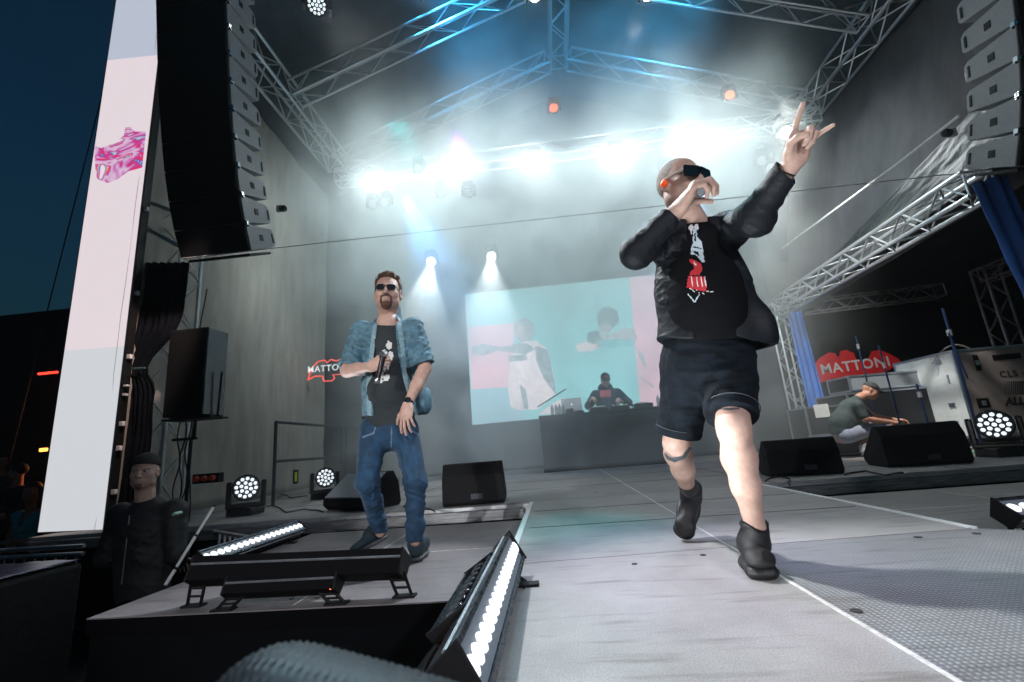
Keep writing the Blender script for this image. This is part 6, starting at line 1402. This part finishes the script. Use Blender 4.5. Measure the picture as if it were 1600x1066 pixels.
# ------------------------------------------------------------------ guard at the left and spectators
def bust(label, hp, Yd, s, fwd, top, skinm, hair, cloth_m, vox=.007, cap=None, lean=0, arms=True, wide=1.0, ground=GZ, group=None, vneck=False, longhair=False):
    c = np.array(at(*hp, Yd)); t = thing("person", label, "person", (c[0], Yd, ground), 0, group); H = Head(c, fwd, (0, 0, 1), s)
    nb = c + np.array((0, .03, -.20)) * s; B = Body(); H.skin(B, nb, .058); hv = B.mesh(.0045 if vox < .008 else .007)
    ch = c + np.array((0, .06, -.38)) * s; pel = np.array((c[0], Yd + .08, ground + .95)); fl_ = (0, 1, 0)
    sR, sL = ch + np.array((-.19 * wide, 0, .10)), ch + np.array((.19 * wide, 0, .10)); eR, eL = sR + np.array((-.07, -.02, -.30)), sL + np.array((.07, -.02, -.30)); wR, wL = (eR + np.array((.24, -.16, -.02)), eL + np.array((-.26, -.17, .03))) if not cap else (eR + np.array((.15, .20, -.08)), eL + np.array((-.15, .20, -.08)))
    B = Body()
    for a, b_, q in ((eR, wR, 1), (eL, wL, -1)): hand(B, b_, b_ - a, (0, .4, -.9), q, [(.5, .6, .4)] * 4, s=s, fore=(a * .6 + b_ * .4, .038))
    hs = B.mesh(.006)
    B = Body(); B.cone(pel, ch, .13, .15, .05, fl_, .7); B.cone(ch, nb, .1, .06, .05)
    for sh, e_, w_ in ((sR, eR, wR), (sL, eL, wL)): B.cone(ch, sh, .08, .055, .05); B.cone(sh, e_, .052, .044); B.cone(e_, w_, .042, .028)
    for q in (-1, 1): B.cone(pel, (pel[0] + q * .1, pel[1], ground + .5), .11, .06, .05); B.cone((pel[0] + q * .1, pel[1], ground + .5), (pel[0] + q * .1, pel[1], ground + .08), .055, .04)
    core = B.mesh(.014); skin_obj("body", [hv, hs, core], skinm, t, 1); H.eyes(t)
    B = Body(); B.cone(pel + np.array((0, 0, -.05)), ch, .17 * wide, .185 * wide, .05, fl_, .75); B.cone(ch, nb + np.array((0, .01, .0 if cap else -.03)), .13, .075, .05)
    for sh, e_, w_ in ((sR, eR, wR), (sL, eL, wL)):
        B.cone(ch, sh, .11, .085, .05)
        if not vneck: B.cone(sh, e_, .082, .068, .03); B.cone(e_, w_, .066, .045, .03)
    ct = above(nb + np.array((0, 0, .015 if cap else -.01)), (0, -.3, 1))
    if vneck: v_ = lambda P: np.minimum(np.minimum(.085 - np.abs(P[:, 0] - c[0]) - (nb[2] - P[:, 2]) * .35, Yd + .05 - P[:, 1]), P[:, 2] - (nb[2] - .24)); ct2 = cmax(ct, v_)
    else: ct2 = ct
    skin_obj("top" if vneck else "jacket", [B.mesh(.008, folds([(ch, pel, 34, 1), (sR, eR, 60, 1), (sL, eL, 60, 1), (eL, wL, 60, 1)], .008, 13), ct2)], cloth_m, t, 1)
    B = Body()
    for q in (-1, 1): B.cone(pel, (pel[0] + q * .1, pel[1], ground + .5), .13, .08, .05); B.cone((pel[0] + q * .1, pel[1], ground + .5), (pel[0] + q * .1, pel[1], ground + .04), .08, .06)
    skin_obj("trousers", [B.mesh(.014)], tee, t, 1)
    if cap: 
        B = Body(); B.ell(H.w(0, -.015, .05), H.r(.086, .108, .092), H.M, .01); skin_obj("beanie", [B.mesh(.005, lambda P: .0012 * np.sin(P[:, 2] * 700), above(H.w(0, .0, .045), H.M @ np.array((0, .12, -1))))], cap, t, 1)
        B = Body(); B.ell(H.w(0, .064, -.090), H.r(.027, .030, .027), H.M, .01); B.ell(H.w(0, .100, -.067), H.r(.022, .022, .012), H.M, .004, sub=True); skin_obj("beard", [B.mesh(.004)], mat("dark stubble", (.16, .09, .065), .8), t, 1)
    if hair:
        B = Body(); B.ell(H.w(0, -.025, .045), H.r(.086, .104, .092), H.M, .01)
        if longhair: 
            for q in (-1, 1): B.cone(H.w(q * .07, -.02, .03), H.w(q * .085, -.01, -.17), .035 * s, .03 * s, .03)
        f1 = above(H.w(0, .03, 0), H.M @ np.array((0, 1, -.1))); f2 = above(H.w(0, 0, .06), H.M @ np.array((0, 0, 1)))
        skin_obj("hair", [B.mesh(.006, lambda P: .003 * gnoise(P, 150, 3), lambda P: np.minimum(f1(P), -f2(P)))], hair, t, 1)
    return t, H, (sR, eR, wR, sL, eL, wL, ch)
tg, H_, J = bust("security guard in black jacket and dark beanie watching from beside the stage", (226, 738), 3.25, 1.03, (.42, -.9, .05), None, skinA, None, mat("black softshell jacket", (.010, .012, .013), .7, var=.3, vs_=10, bump=.2, bs=200), cap=mat("dark knit beanie", (.02, .022, .024), .9, bump=.6, bs=300), vox=.007, wide=1.12)
b = MB(); b.box(Vector(J[3]) + V3(.075, -.06, -.02), (.03, .07, .022), Matrix.Rotation(-.6, 3, 'Y')); b.build("reflective_patch", mat("pale green reflective patch", (.35, .6, .45), .4), tg, bevel=.006)
b = MB(); b.tube([Vector(J[6]) + V3(0, -.15, .10), Vector(J[6]) + V3(0, -.155, -.35)], .004, 5); b.build("zip", alu_dull, tg)
bust("woman spectator in turquoise top smiling beside the pink video wall", (50, 770), 5.4, 1.0, (.5, -.85, .0), None, skinC, mat("dark brown hair", (.03, .018, .012), .6, var=.4, vs_=60), mat("turquoise jersey", (.02, .33, .36), .8), vox=.009, vneck=True, longhair=True, group="spectators at the left")
bust("short haired man spectator behind the woman in turquoise, lit orange from the side", (27, 738), 6.6, 1.0, (-.9, -.5, .0), None, skin_mat("warm skin", (.5, .25, .17)), mat("black short hair", (.01, .008, .008), .7), mat("black softshell jacket"), vox=.009, group="spectators at the left")
bust("spectator half cut by the left edge of the picture", (2, 722), 6.9, 1.0, (.9, -.5, .0), None, skin_mat("warm skin", (.5, .25, .17)), mat("black short hair"), mat("grey blue jacket", (.03, .05, .06), .8), vox=.009, group="spectators at the left")
lamp("spectator_fill", 'SPOT', (-7.5, 9.5, 1.5), (-6.9, 6.6, .4), 260, (1, .35, .12), .1, 70)  # unseen orange spot added on the spectators
lamp("woman_fill", 'SPOT', (-3.5, 4.2, 3.5), (-6.3, 5.4, .35), 260, (1, .75, .65), .1, 40)  # unseen spot added to brighten the woman in turquoise
# ------------------------------------------------------------------ stage smoke drifting at the back of the stage
b = MB(); b.box((0, 0, 0), (11.6, 4.8, 9.0)); o = b.build("stage_smoke", bpy.data.materials.new("smoke"), kind="stuff"); o.location = (.8, 8.1, 4.6)
sm_ = o.data.materials[0]; sm_.use_nodes = True; nt = sm_.node_tree; nt.nodes.clear(); N = nt.nodes; L = nt.links
out = N.new("ShaderNodeOutputMaterial"); pv = N.new("ShaderNodeVolumePrincipled")
pv.inputs["Color"].default_value = (.9, .95, .95, 1); pv.inputs["Anisotropy"].default_value = .1
tc = N.new("ShaderNodeTexCoord"); n = N.new("ShaderNodeTexNoise"); n.inputs["Scale"].default_value = .9; n.inputs["Detail"].default_value = 3; n.inputs["Distortion"].default_value = .8
L.new(tc.outputs["Object"], n.inputs[0])
r = N.new("ShaderNodeMapRange"); r.inputs[1].default_value = .36; r.inputs[2].default_value = .66; r.inputs[3].default_value = .22; r.inputs[4].default_value = 1.0
L.new(n.outputs[0], r.inputs[0])
sx = N.new("ShaderNodeSeparateXYZ"); L.new(tc.outputs["Object"], sx.inputs[0])
def mr(s, a, b_, c, d):
    q = N.new("ShaderNodeMapRange"); q.interpolation_type = 'SMOOTHSTEP'
    for i, v in enumerate((a, b_, c, d)): q.inputs[i + 1].default_value = v
    L.new(s, q.inputs[0]); return q.outputs[0]
def mul(a, b_):
    q = N.new("ShaderNodeMath"); q.operation = 'MULTIPLY'; L.new(a, q.inputs[0])
    if isinstance(b_, float): q.inputs[1].default_value = b_
    else: L.new(b_, q.inputs[1])
    return q.outputs[0]
dn = mul(mul(r.outputs[0], mr(sx.outputs[1], -2.2, -.5, 0, 1)), mul(mr(sx.outputs[2], 4.3, 2.6, .10, 1), mr(sx.outputs[2], -3.5, 1.2, .33, 1)))
dn = mul(dn, mr(sx.outputs[0], 4.2, 2.5, .0, 1)); dn = mul(dn, mr(sx.outputs[0], -5.8, -3.6, .1, 1)); dn = mul(dn, SMOKE)
L.new(dn, pv.inputs["Density"]); L.new(pv.outputs[0], out.inputs["Volume"])
# ------------------------------------------------------------------ haze
b = MB(); b.box((2, 8, 5.2), (44, 62, 15.4)); o = b.build("haze", bpy.data.materials.new("haze"), kind="stuff")
hm = o.data.materials[0]; hm.use_nodes = True; nt = hm.node_tree; nt.nodes.clear()
out = nt.nodes.new("ShaderNodeOutputMaterial"); pv = nt.nodes.new("ShaderNodeVolumePrincipled")
pv.inputs["Color"].default_value = (.9, .95, .97, 1); pv.inputs["Density"].default_value = HAZE; pv.inputs["Anisotropy"].default_value = .55
nt.links.new(pv.outputs[0], out.inputs["Volume"])
bpy.context.view_layer.update()
